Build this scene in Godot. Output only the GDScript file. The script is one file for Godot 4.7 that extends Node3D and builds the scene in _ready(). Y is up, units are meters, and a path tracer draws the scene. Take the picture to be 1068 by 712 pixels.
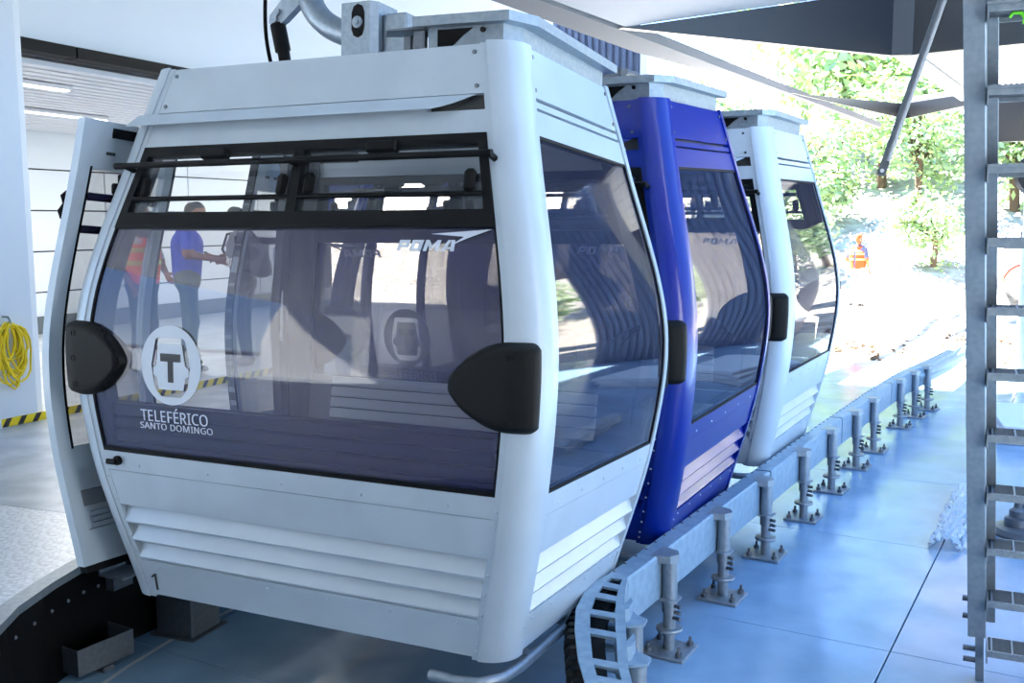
extends Node3D

# ------------------------------------------------------------------ mesh builder
class MB:
	var v := PackedVector3Array()
	var n := PackedVector3Array()
	var c := PackedColorArray()
	var col := Color(1, 1, 1)
	func tri(a: Vector3, b: Vector3, d: Vector3, na: Vector3, nb: Vector3, nd: Vector3) -> void:
		if (b - a).cross(d - a).dot(na + nb + nd) > 0.0:
			v.append(a); v.append(d); v.append(b)
			n.append(na); n.append(nd); n.append(nb)
		else:
			v.append(a); v.append(b); v.append(d)
			n.append(na); n.append(nb); n.append(nd)
		c.append(col); c.append(col); c.append(col)
	func flat(a: Vector3, b: Vector3, d: Vector3, out: Vector3) -> void:
		var m := (b - a).cross(d - a)
		if m.length_squared() < 1e-16: return
		m = m.normalized()
		if m.dot(out) < 0.0: m = -m
		tri(a, b, d, m, m, m)
	func quad(a: Vector3, b: Vector3, d: Vector3, e: Vector3, out: Vector3) -> void:
		flat(a, b, d, out); flat(a, d, e, out)
	func squad(a: Vector3, b: Vector3, d: Vector3, e: Vector3, na: Vector3, nb: Vector3, nd: Vector3, ne: Vector3) -> void:
		tri(a, b, d, na, nb, nd); tri(a, d, e, na, nd, ne)
	func box(ctr: Vector3, size: Vector3, bas := Basis(), bev := 0.0) -> void:
		var h := size * 0.5
		bev = minf(bev, minf(h.x, minf(h.y, h.z)) * 0.9)
		var P := func(ax: int, s: Array) -> Vector3:
			var r := Vector3()
			for i in 3: r[i] = s[i] * (h[i] if i == ax else h[i] - bev)
			return ctr + bas * r
		for ax in 3:
			var b: int = (ax + 1) % 3
			var d: int = (ax + 2) % 3
			for s in [-1, 1]:
				var q := []
				for e in [[-1, -1], [1, -1], [1, 1], [-1, 1]]:
					var g := [0, 0, 0]; g[ax] = s; g[b] = e[0]; g[d] = e[1]
					q.append(P.call(ax, g))
				var o := Vector3(); o[ax] = s
				quad(q[0], q[1], q[2], q[3], bas * o)
		if bev <= 0.0: return
		for ax in 3:
			var b: int = (ax + 1) % 3
			var d: int = (ax + 2) % 3
			for s in [-1, 1]:
				for t in [-1, 1]:
					var g0 := [0, 0, 0]; g0[ax] = -1; g0[b] = s; g0[d] = t
					var g1 := [0, 0, 0]; g1[ax] = 1; g1[b] = s; g1[d] = t
					var o := Vector3(); o[b] = s; o[d] = t
					quad(P.call(b, g0), P.call(b, g1), P.call(d, g1), P.call(d, g0), bas * o)
		for x in [-1, 1]:
			for y in [-1, 1]:
				for z in [-1, 1]:
					var g := [x, y, z]
					flat(P.call(0, g), P.call(1, g), P.call(2, g), bas * Vector3(x, y, z))
	func bar(a: Vector3, b: Vector3, w: float, h: float, up := Vector3.UP, bev := 0.0) -> void:
		var z := (b - a).normalized()
		var x := up.cross(z)
		if x.length() < 1e-4: x = Vector3.RIGHT.cross(z)
		x = x.normalized()
		box((a + b) * 0.5, Vector3(w, h, a.distance_to(b)), Basis(x, z.cross(x), z), bev)
	func tube(pts: Array, rad, sides := 10, caps := true) -> void:
		var m := pts.size()
		var rings := []
		var nrm := []
		var ref := Vector3.UP
		for i in m:
			var t: Vector3 = (pts[mini(i + 1, m - 1)] - pts[maxi(i - 1, 0)]).normalized()
			var x := ref - t * ref.dot(t)
			if x.length() < 1e-3:
				ref = Vector3.RIGHT
				x = ref - t * ref.dot(t)
			x = x.normalized()
			ref = x
			var y := t.cross(x)
			var r: float = rad[i] if rad is Array else rad
			var a := []
			var b := []
			for k in sides:
				var th := TAU * k / sides
				var o := x * cos(th) + y * sin(th)
				a.append(pts[i] + o * r); b.append(o)
			rings.append(a); nrm.append(b)
		for i in m - 1:
			for k in sides:
				var k2 := (k + 1) % sides
				squad(rings[i][k], rings[i][k2], rings[i + 1][k2], rings[i + 1][k], nrm[i][k], nrm[i][k2], nrm[i + 1][k2], nrm[i + 1][k])
		if caps:
			for e in [[0, 1], [m - 1, m - 2]]:
				var o: Vector3 = (pts[e[0]] - pts[e[1]]).normalized()
				for k in sides:
					flat(pts[e[0]], rings[e[0]][k], rings[e[0]][(k + 1) % sides], o)
	func cyl(a: Vector3, b: Vector3, r: float, sides := 14) -> void:
		tube([a, b], r, sides)
	func lathe(ctr: Vector3, prof: Array, sides := 20, bas := Basis()) -> void:
		for i in prof.size() - 1:
			var p: Vector2 = prof[i]
			var q: Vector2 = prof[i + 1]
			var nn := Vector2(q.y - p.y, -(q.x - p.x))
			if nn.length() < 1e-7: continue
			nn = nn.normalized()
			for k in sides:
				var t0 := TAU * k / sides
				var t1 := TAU * (k + 1) / sides
				var d0 := Vector3(cos(t0), 0, sin(t0))
				var d1 := Vector3(cos(t1), 0, sin(t1))
				var n0 := bas * (d0 * nn.x + Vector3.UP * nn.y)
				var n1 := bas * (d1 * nn.x + Vector3.UP * nn.y)
				squad(ctr + bas * (d0 * p.x + Vector3.UP * p.y), ctr + bas * (d1 * p.x + Vector3.UP * p.y), ctr + bas * (d1 * q.x + Vector3.UP * q.y), ctr + bas * (d0 * q.x + Vector3.UP * q.y), n0, n1, n1, n0)
	func extrude(poly: PackedVector2Array, y0: float, y1: float, xf := Transform3D()) -> void:
		# polygon in local xz, extruded along local y
		var ids := Geometry2D.triangulate_polygon(poly)
		var up := xf.basis.y.normalized()
		for i in range(0, ids.size(), 3):
			var t := []
			for k in 3: t.append(poly[ids[i + k]])
			for yy in [y0, y1]:
				flat(xf * Vector3(t[0].x, yy, t[0].y), xf * Vector3(t[1].x, yy, t[1].y), xf * Vector3(t[2].x, yy, t[2].y), up * (1.0 if yy == y1 else -1.0))
		var s := 0.0
		for i in poly.size():
			var p := poly[i]
			var q := poly[(i + 1) % poly.size()]
			s += p.x * q.y - q.x * p.y
		for i in poly.size():
			var p := poly[i]
			var q := poly[(i + 1) % poly.size()]
			var o := Vector3(q.y - p.y, 0, -(q.x - p.x)) * signf(s)
			quad(xf * Vector3(p.x, y0, p.y), xf * Vector3(q.x, y0, q.y), xf * Vector3(q.x, y1, q.y), xf * Vector3(p.x, y1, p.y), xf.basis * o)
	func grid_normals(g: Array, out_ref: Vector3) -> Array:
		var res := []
		var a := g.size()
		for i in a:
			var row := []
			var b: int = g[i].size()
			for j in b:
				var du: Vector3 = g[i][mini(j + 1, b - 1)] - g[i][maxi(j - 1, 0)]
				var dv: Vector3 = g[mini(i + 1, a - 1)][j] - g[maxi(i - 1, 0)][j]
				var m := du.cross(dv).normalized()
				if m.dot(out_ref) < 0.0: m = -m
				row.append(m)
			res.append(row)
		return res
	func sheet(go: Array, gi: Array, out_ref: Vector3, smooth := true) -> void:
		var a := go.size()
		var b: int = go[0].size()
		var layers := [[go, out_ref]]
		if gi.size() > 0: layers.append([gi, -out_ref])
		for L in layers:
			var g: Array = L[0]
			var nn := grid_normals(g, L[1])
			for i in a - 1:
				for j in b - 1:
					if smooth:
						squad(g[i][j], g[i][j + 1], g[i + 1][j + 1], g[i + 1][j], nn[i][j], nn[i][j + 1], nn[i + 1][j + 1], nn[i + 1][j])
					else:
						quad(g[i][j], g[i][j + 1], g[i + 1][j + 1], g[i + 1][j], L[1])
		if gi.size() == 0: return
		for j in b - 1:
			quad(go[0][j], go[0][j + 1], gi[0][j + 1], gi[0][j], go[0][j] - go[1][j])
			quad(go[a - 1][j], go[a - 1][j + 1], gi[a - 1][j + 1], gi[a - 1][j], go[a - 1][j] - go[a - 2][j])
		for i in a - 1:
			quad(go[i][0], go[i + 1][0], gi[i + 1][0], gi[i][0], go[i][0] - go[i][1])
			quad(go[i][b - 1], go[i + 1][b - 1], gi[i + 1][b - 1], gi[i][b - 1], go[i][b - 1] - go[i][b - 2])
	func mesh(colored := false) -> ArrayMesh:
		var arr := []
		arr.resize(Mesh.ARRAY_MAX)
		arr[Mesh.ARRAY_VERTEX] = v
		arr[Mesh.ARRAY_NORMAL] = n
		if colored: arr[Mesh.ARRAY_COLOR] = c
		var m := ArrayMesh.new()
		m.add_surface_from_arrays(Mesh.PRIMITIVE_TRIANGLES, arr)
		return m

# ------------------------------------------------------------------ helpers
var M := {}
var taken := {}

func numbered(called: String) -> String:
	if not taken.has(called):
		taken[called] = 0
		return called
	taken[called] += 1
	return "%s_%03d" % [called, taken[called]]

func put(mb: MB, called: String, mat: Material, parent: Node, colored := false) -> MeshInstance3D:
	var o := MeshInstance3D.new()
	o.name = called if parent != self else numbered(called)
	o.mesh = mb.mesh(colored)
	o.material_override = mat
	parent.add_child(o, true)
	return o

func share(mesh: Mesh, called: String, mat: Material, parent: Node, xf := Transform3D()) -> MeshInstance3D:
	var o := MeshInstance3D.new()
	o.name = called
	o.mesh = mesh
	o.material_override = mat
	o.transform = xf
	parent.add_child(o, true)
	return o

func thing(called: String, label: String, category: String, at := Vector3.ZERO, turn := 0.0, group := "") -> Node3D:
	var o := Node3D.new()
	o.name = numbered(called)
	add_child(o)
	o.position = at
	o.rotation.y = turn
	return tag(o, label, category, group)

func tag(o: Node3D, label: String, category: String, group := "") -> Node3D:
	o.set_meta("label", label)
	o.set_meta("category", category)
	if group != "": o.set_meta("group", group)
	return o

func struct(o: Node3D, label := "", category := "") -> Node3D:
	o.set_meta("kind", "structure")
	if label != "": o.set_meta("label", label)
	if category != "": o.set_meta("category", category)
	return o

func setting(called: String, label: String, category: String) -> Node3D:
	var o := Node3D.new()
	o.name = numbered(called)
	add_child(o)
	return struct(o, label, category)

func mat(key: String, col: Color, rough := 0.5, metal := 0.0, tex: Texture2D = null, tri_scale := 1.0) -> StandardMaterial3D:
	var m := StandardMaterial3D.new()
	m.resource_name = key
	m.albedo_color = col
	m.roughness = rough
	m.metallic = metal
	m.cull_mode = BaseMaterial3D.CULL_DISABLED
	if tex:
		m.albedo_texture = tex
		m.uv1_triplanar = true
		m.uv1_world_triplanar = true
		m.uv1_scale = Vector3.ONE * tri_scale
	M[key] = m
	return m

func ntex(sd: int, freq: float, c0: Color, c1: Color, lo := 0.25, hi := 0.75, size := 256, oct := 4) -> ImageTexture:
	var f := FastNoiseLite.new()
	f.seed = sd
	f.frequency = freq
	f.fractal_octaves = oct
	var im := f.get_seamless_image(size, size)
	var out := Image.create(size, size, true, Image.FORMAT_RGB8)
	for y in size:
		for x in size:
			var t := clampf((im.get_pixel(x, y).r - lo) / (hi - lo), 0.0, 1.0)
			out.set_pixel(x, y, c0.lerp(c1, t))
	out.generate_mipmaps()
	return ImageTexture.create_from_image(out)

func pane(key: String, col: Color, alpha: float) -> StandardMaterial3D:
	var m := mat(key, Color(col.r, col.g, col.b, alpha), 0.03)
	m.transparency = BaseMaterial3D.TRANSPARENCY_ALPHA
	m.metallic_specular = 0.5
	return m

# ------------------------------------------------------------------ materials
func make_materials() -> void:
	var galv := ntex(3, 0.035, Color(0.90, 0.915, 0.93), Color(1, 1, 1))
	mat("white", Color(0.73, 0.765, 0.785), 0.32, 0.0, ntex(5, 0.012, Color(0.95, 0.955, 0.96), Color(1, 1, 1)), 0.7)
	M.white.clearcoat_enabled = true
	M.white.clearcoat = 0.4
	M.white.clearcoat_roughness = 0.12
	mat("blue", Color(0.0, 0.085, 0.41), 0.28)
	M.blue.clearcoat_enabled = true
	M.blue.clearcoat = 0.2
	M.blue.metallic_specular = 0.35
	M.blue.clearcoat_roughness = 0.08
	pane("tint_haze", Color(0.19, 0.19, 0.33), 0.57)  # tinted glass, its colour lightened to paint in reflection haze
	pane("tint_side", Color(0.12, 0.125, 0.20), 0.64)  # same glass, darkened to offset the strong light on that side
	pane("clear", Color(0.55, 0.6, 0.65), 0.10)
	mat("rubber", Color(0.03, 0.038, 0.046), 0.6)
	M.rubber.metallic_specular = 0.25
	mat("frame", Color(0.025, 0.032, 0.042), 0.55)
	M.frame.metallic_specular = 0.2
	mat("liner", Color(0.20, 0.205, 0.23), 0.6)
	mat("liner_grey", Color(0.42, 0.43, 0.45), 0.6)
	mat("recess", Color(0.16, 0.165, 0.17), 0.7)
	mat("seat_dark", Color(0.15, 0.145, 0.21), 0.4)
	mat("seat_light", Color(0.80, 0.80, 0.80), 0.6)
	mat("inside", Color(0.72, 0.73, 0.74), 0.6)
	mat("galv", Color(0.51, 0.55, 0.585), 0.42, 0.55, galv, 3.0)
	mat("galv_dark", Color(0.33, 0.355, 0.385), 0.45, 0.55, galv, 4.0)
	mat("rail", Color(0.50, 0.59, 0.66), 0.45, 0.25, galv, 1.5)
	mat("black", Color(0.022, 0.026, 0.033), 0.55)
	M.black.metallic_specular = 0.2
	mat("decal", Color(0.88, 0.89, 0.9), 0.6)
	mat("ink", Color(0.03, 0.03, 0.035), 0.6)
	mat("rivet", Color(0.72, 0.75, 0.78), 0.35, 0.3)
	mat("concrete", Color(1, 1, 1), 0.27, 0.0, ntex(11, 0.012, Color(0.42, 0.535, 0.635), Color(0.48, 0.595, 0.695), 0.2, 0.8, 512, 5), 0.3)
	var fr := ntex(19, 0.02, Color(0.6, 0.6, 0.6), Color(1, 1, 1), 0.3, 0.7)
	M.concrete.roughness_texture = fr
	M.concrete.roughness = 0.26
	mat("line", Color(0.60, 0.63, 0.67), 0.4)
	mat("joint", Color(0.08, 0.09, 0.10), 0.8)
	# raised lozenge plate
	var hm := Image.create(128, 128, true, Image.FORMAT_RGB8)
	hm.fill(Color(0, 0, 0))
	for k in 8:
		var cx: float = 16.0 + 32.0 * (k % 4)
		var cy: float = 32.0 + 64.0 * int(k / 4.0)
		var dirn := 1.0 if (k % 2 == 0) else -1.0
		for y in 128:
			for x in 128:
				var dx := x - cx
				var dy := y - cy
				var p := (dx + dy * dirn) * 0.7071
				var q := (-dx * dirn + dy) * 0.7071
				var r := 1.0 - (p * p / 30.0 + q * q / 260.0) if k % 2 == 0 else 1.0 - (q * q / 30.0 + p * p / 260.0)
				if r > 0.0:
					var old := hm.get_pixel(x, y).r
					var nv := maxf(old, clampf(r * 2.0, 0, 1))
					hm.set_pixel(x, y, Color(nv, nv, nv))
	hm.bump_map_to_normal_map(4.0)
	hm.generate_mipmaps()
	mat("tread", Color(0.93, 0.935, 0.94), 0.35, 0.15, ntex(21, 0.02, Color(0.86, 0.86, 0.86), Color(1, 1, 1)), 1.0)
	M.tread.normal_enabled = true
	M.tread.normal_texture = ImageTexture.create_from_image(hm)
	M.tread.normal_scale = 0.7
	M.tread.uv1_scale = Vector3.ONE * 6.0
	mat("deck", Color(0.80, 0.81, 0.82), 0.3, 0.0, ntex(23, 0.02, Color(0.86, 0.87, 0.88), Color(1, 1, 1)), 0.5)
	mat("wall", Color(0.93, 0.935, 0.94), 0.55)
	mat("wall_panel", Color(0.86, 0.88, 0.90), 0.35)
	mat("slat", Color(0.86, 0.86, 0.87), 0.5)
	mat("lintel", Color(0.06, 0.07, 0.085), 0.6)
	M.lintel.metallic_specular = 0.2
	mat("dark_fascia", Color(0.06, 0.073, 0.095), 0.35, 0.0, ntex(29, 0.06, Color(0.9, 0.9, 0.9), Color(1, 1, 1)), 1.0)
	mat("soffit", Color(0.42, 0.43, 0.455), 0.6, 0.1)
	mat("trim_metal", Color(0.36, 0.365, 0.38), 0.85, 0.0)
	M.trim_metal.metallic_specular = 0.15
	mat("canopy_white", Color(0.86, 0.86, 0.85), 0.5)
	mat("corrugated", Color(0.22, 0.28, 0.38), 0.45, 0.0)
	mat("yellow", Color(0.93, 0.80, 0.05), 0.55)
	mat("orange", Color(0.92, 0.25, 0.05), 0.6)
	mat("dirt", Color(1, 1, 1), 0.95, 0.0, ntex(31, 0.02, Color(0.58, 0.55, 0.51), Color(0.76, 0.745, 0.72), 0.3, 0.7, 512, 5), 0.16)
	mat("yard", Color(0.42, 0.45, 0.48), 0.9)
	mat("leaf", Color(1, 1, 1), 0.6)
	M.leaf.vertex_color_use_as_albedo = true
	M.leaf.backlight_enabled = true
	M.leaf.backlight = Color(0.42, 0.5, 0.3)
	mat("bark", Color(0.30, 0.25, 0.20), 0.9)
	mat("person", Color(1, 1, 1), 0.75)
	M.person.vertex_color_use_as_albedo = true
	pane("plastic", Color(0.75, 0.80, 0.86), 0.55)
	M.plastic.roughness = 0.22
	mat("board", Color(0.82, 0.83, 0.84), 0.6)
	mat("motor", Color(0.16, 0.20, 0.25), 0.4, 0.3)
	mat("truck", Color(0.85, 0.85, 0.84), 0.4)
	mat("green", Color(0.35, 0.75, 0.10), 0.6)
	var l := mat("tube_light", Color(1, 1, 1), 0.5)
	l.emission_enabled = true
	l.emission = Color(1, 0.98, 0.94)
	l.emission_energy_multiplier = 6.0

# ------------------------------------------------------------------ cabin shape
const CY := [0.455, 1.072, 1.508, 2.324, 2.650]
const CW := [0.895, 1.037, 1.080, 0.921, 0.845]
const CD := [0.613, 0.746, 0.783, 0.623, 0.536]
const CA := 0.135
const CR := 0.110

func herm(ys: Array, y: float) -> float:
	var i := 0
	while i < 3 and y > CY[i + 1]: i += 1
	var h: float = CY[i + 1] - CY[i]
	var m := []
	for k in [i, i + 1]:
		if k == 0: m.append((ys[1] - ys[0]) / (CY[1] - CY[0]))
		elif k == 4: m.append((ys[4] - ys[3]) / (CY[4] - CY[3]))
		else:
			var h0: float = CY[k] - CY[k - 1]
			var h1: float = CY[k + 1] - CY[k]
			m.append((h0 * (ys[k + 1] - ys[k]) / h1 + h1 * (ys[k] - ys[k - 1]) / h0) / (h0 + h1))
	var t: float = (y - CY[i]) / h
	if t < 0.0: return ys[0] + m[0] * (y - CY[0])
	if t > 1.0: return ys[4] + m[1] * (y - CY[4])
	return (2 * t * t * t - 3 * t * t + 1) * ys[i] + (t * t * t - 2 * t * t + t) * h * m[0] + (-2 * t * t * t + 3 * t * t) * ys[i + 1] + (t * t * t - t * t) * h * m[1]

func cw(y: float) -> float: return herm(CW, y)
func cd(y: float) -> float: return herm(CD, y)

# face F(front) B(back) R L : t -1..1 ; corners "FR" "FL" "BR" "BL": t 0..1 from the front/back face to the side
func cp(face: String, t: float, y: float, off := 0.0) -> Vector3:
	var w := cw(y)
	var d := cd(y)
	var wp := (cw(y + 0.01) - cw(y - 0.01)) / 0.02
	var dp := (cd(y + 0.01) - cd(y - 0.01)) / 0.02
	var b := Vector2()
	var nn := Vector2()
	match face:
		"F": b = Vector2(t * (w - CA), d); nn = Vector2(0, 1)
		"B": b = Vector2(-t * (w - CA), -d); nn = Vector2(0, -1)
		"R": b = Vector2(w, -t * (d - CA)); nn = Vector2(1, 0)
		"L": b = Vector2(-w, t * (d - CA)); nn = Vector2(-1, 0)
		_:
			var fl := CA - CR
			var tot := 2 * fl + CR * PI / 2
			var s := t * tot
			if s <= fl:
				b = Vector2(w - CA + s, d); nn = Vector2(0, 1)
			elif s >= tot - fl:
				b = Vector2(w, d - CR - (s - (tot - fl))); nn = Vector2(1, 0)
			else:
				var th := (s - fl) / CR
				nn = Vector2(sin(th), cos(th))
				b = Vector2(w - CR, d - CR) + nn * CR
			if face[1] == "L":
				b.x = -b.x; nn.x = -nn.x
			if face[0] == "B":
				b.y = -b.y; nn.y = -nn.y
	var n3 := Vector3(nn.x, -(absf(nn.x) * wp + absf(nn.y) * dp), nn.y).normalized()
	return Vector3(b.x, y, b.y) + n3 * off

func face_out(face: String) -> Vector3:
	return {"F": Vector3(0, 0, 1), "B": Vector3(0, 0, -1), "R": Vector3(1, 0, 0), "L": Vector3(-1, 0, 0), "FR": Vector3(1, 0, 1), "FL": Vector3(-1, 0, 1), "BR": Vector3(1, 0, -1), "BL": Vector3(-1, 0, -1)}[face]

func cgrid(face: String, t0: float, t1: float, y0: float, y1: float, off: float, nt: int, ny: int) -> Array:
	var g := []
	for i in ny + 1:
		var row := []
		for j in nt + 1:
			row.append(cp(face, lerpf(t0, t1, float(j) / nt), lerpf(y0, y1, float(i) / ny), off))
		g.append(row)
	return g

func csheet(mb: MB, face: String, t0: float, t1: float, y0: float, y1: float, off: float, inner: float, nt := 1) -> void:
	var ny := maxi(1, int(ceil((y1 - y0) / 0.06)))
	mb.sheet(cgrid(face, t0, t1, y0, y1, off, nt, ny), cgrid(face, t0, t1, y0, y1, inner, nt, ny), face_out(face))

func cpart(parent: Node, called: String, m: Material, face: String, t0: float, t1: float, y0: float, y1: float, off := 0.0, inner := -0.02, nt := 1) -> MeshInstance3D:
	var mb := MB.new()
	csheet(mb, face, t0, t1, y0, y1, off, inner, nt)
	return put(mb, called, m, parent)

func cglass(parent: Node, called: String, m: Material, face: String, t0: float, t1: float, y0: float, y1: float, off: float) -> MeshInstance3D:
	var mb := MB.new()
	var ny := maxi(1, int(ceil((y1 - y0) / 0.04)))
	mb.sheet(cgrid(face, t0, t1, y0, y1, off, 4, ny), [], face_out(face))
	return put(mb, called, m, parent)

func frame_basis(face: String, y: float) -> Basis:
	# x to the right seen from outside, y up along the surface, z out
	var up := (cp(face, 0.0, y + 0.02) - cp(face, 0.0, y - 0.02)).normalized()
	var right := (cp(face, 0.5, y) - cp(face, -0.5, y)).normalized()
	return Basis(right, up, right.cross(up))

func louvre(parent: Node, m: Material, face: String, y0: float, y1: float) -> void:
	# slat that leans out downwards and returns under its lip
	var mb := MB.new()
	var lip := (y1 - y0) * 0.16
	var prof := [[y1, -0.044], [y0 + lip, 0.004], [y0 + lip * 0.35, 0.002], [y0, -0.044]]
	var g := []
	var gi := []
	for p in prof:
		var a := []
		var b := []
		for t in [-1.0, 1.0]:
			a.append(cp(face, t, p[0], p[1])); b.append(cp(face, t, p[0], -0.055))
		g.append(a); gi.append(b)
	mb.sheet(g, gi, face_out(face), false)
	put(mb, "louvre", m, parent)

func bumper(parent: Node, fz: String, sx: String) -> void:
	# leaf shaped rubber pad wrapped round the corner at belt height
	var mb := MB.new()
	var yc := 1.455
	var fl := CA - CR
	var arc := 2 * fl + CR * PI / 2
	var reach := 0.205           # length on the flat face
	var total := reach + arc * 0.56
	var go := []
	var gi := []
	var nt := 44
	var nv := 20
	for i in nt + 1:
		var s := total * i / nt
		var k := s / total
		var hh := 0.152 * pow(sin(minf(k / 0.72, 1.0) * PI / 2), 0.62)
		if k > 0.9: hh = 0.152 - 0.03 * (1.0 - sqrt(maxf(0.0, 1.0 - pow((k - 0.9) / 0.1, 2))))
		hh = maxf(hh, 0.008)
		var a := []
		var b := []
		for j in nv + 1:
			var q := -1.0 + 2.0 * j / nv
			var y := yc + q * hh
			var edge := minf(1.0, minf((1.0 - absf(q)) * hh / 0.025, minf(s / 0.03, (total - s) / 0.02)))
			var off := 0.008 + 0.034 * sqrt(clampf(edge, 0.0, 1.0))
			var mir := -1.0 if (sx == "L") else 1.0
			var face := fz
			var P: Vector3
			var Q: Vector3
			if s < reach:
				var w := cw(y) - CA
				var t: float = (w - reach + s) / w * mir
				if fz == "B": t = -t
				P = cp(face, t, y, off); Q = cp(face, t, y, -0.01)
			else:
				P = cp(fz + sx, (s - reach) / arc, y, off); Q = cp(fz + sx, (s - reach) / arc, y, -0.01)
			a.append(P); b.append(Q)
		go.append(a); gi.append(b)
	mb.sheet(go, gi, face_out(fz + sx))
	var o := put(mb, "bumper", M.rubber, parent)
	for y in [1.556, 1.456, 1.352]:
		var bm := MB.new()
		var p := cp(fz + sx, 0.17, y, 0.040)
		var nn := (cp(fz + sx, 0.17, y, 1.0) - cp(fz + sx, 0.17, y, 0.0)).normalized()
		var bz := Basis(Quaternion(Vector3.UP, nn))
		bm.lathe(p, [Vector2(0.015, 0.0), Vector2(0.014, 0.004), Vector2(0.010, 0.004), Vector2(0.009, 0.001), Vector2(0.0, 0.001)], 12, bz)
		put(bm, "bolt", M.frame, o)

func text(parent: Node, called: String, s: String, h: float, face: String, centre: Vector3, m: Material, font_name: String, stretch := 1.0, slant := 0.0, weight := 400) -> void:
	var tm := TextMesh.new()
	var f := SystemFont.new()
	f.font_names = PackedStringArray([font_name])
	f.font_weight = weight
	tm.font = f
	tm.text = s
	tm.font_size = 64
	tm.pixel_size = h / 46.0
	tm.depth = 0.002
	var b := frame_basis(face, centre.y)
	var shear := Basis(Vector3(stretch, 0, 0), Vector3(slant, 1, 0), Vector3(0, 0, 1))
	share(tm, called, m, parent, Transform3D(b * shear, centre))

func ring_logo(parent: Node, face: String, ctr: Vector3) -> void:
	# ring with a cabin shape holding a T, cut as flat film on the glass
	var b := frame_basis(face, ctr.y)
	var xf := Transform3D(Basis(b.x, b.z, -b.y), ctr)      # local xz = right, down
	var mb := MB.new()
	var rx := 0.153
	var ry := 0.158
	var seg := 48
	# the hole in the ring has the outline of a cabin
	var hole := [Vector2(-0.074, -0.108), Vector2(0.074, -0.108), Vector2(0.100, 0.0), Vector2(0.085, 0.09), Vector2(0.05, 0.126), Vector2(-0.05, 0.126), Vector2(-0.085, 0.09), Vector2(-0.100, 0.0)]
	var inner := func(th: float) -> Vector2:
		var dv := Vector2(cos(th), sin(th))
		for k in 8:
			var hit = Geometry2D.segment_intersects_segment(Vector2.ZERO, dv, hole[k], hole[(k + 1) % 8])
			if hit != null: return hit
		return dv * 0.1
	for i in seg:
		var t0 := TAU * i / seg
		var t1 := TAU * (i + 1) / seg
		mb.extrude(PackedVector2Array([Vector2(cos(t0) * rx, sin(t0) * ry), Vector2(cos(t1) * rx, sin(t1) * ry), inner.call(t1), inner.call(t0)]), 0.0, 0.0015, xf)
	mb.extrude(PackedVector2Array([Vector2(-0.058, -0.084), Vector2(0.058, -0.084), Vector2(0.073, 0.0), Vector2(0.090, 0.012), Vector2(0.090, 0.04), Vector2(0.072, 0.05), Vector2(0.062, 0.098), Vector2(-0.062, 0.098), Vector2(-0.072, 0.05), Vector2(-0.090, 0.04), Vector2(-0.090, 0.012), Vector2(-0.073, 0.0)]), 0.0, 0.0015, xf)
	var tb := MB.new()
	tb.extrude(PackedVector2Array([Vector2(-0.052, -0.046), Vector2(0.052, -0.046), Vector2(0.052, -0.014), Vector2(0.014, -0.014), Vector2(0.014, 0.068), Vector2(-0.014, 0.068), Vector2(-0.014, -0.014), Vector2(-0.052, -0.014)]), 0.0015, 0.0025, xf)
	put(tb, "letter", M.recess, put(mb, "emblem", M.decal, parent))

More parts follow.
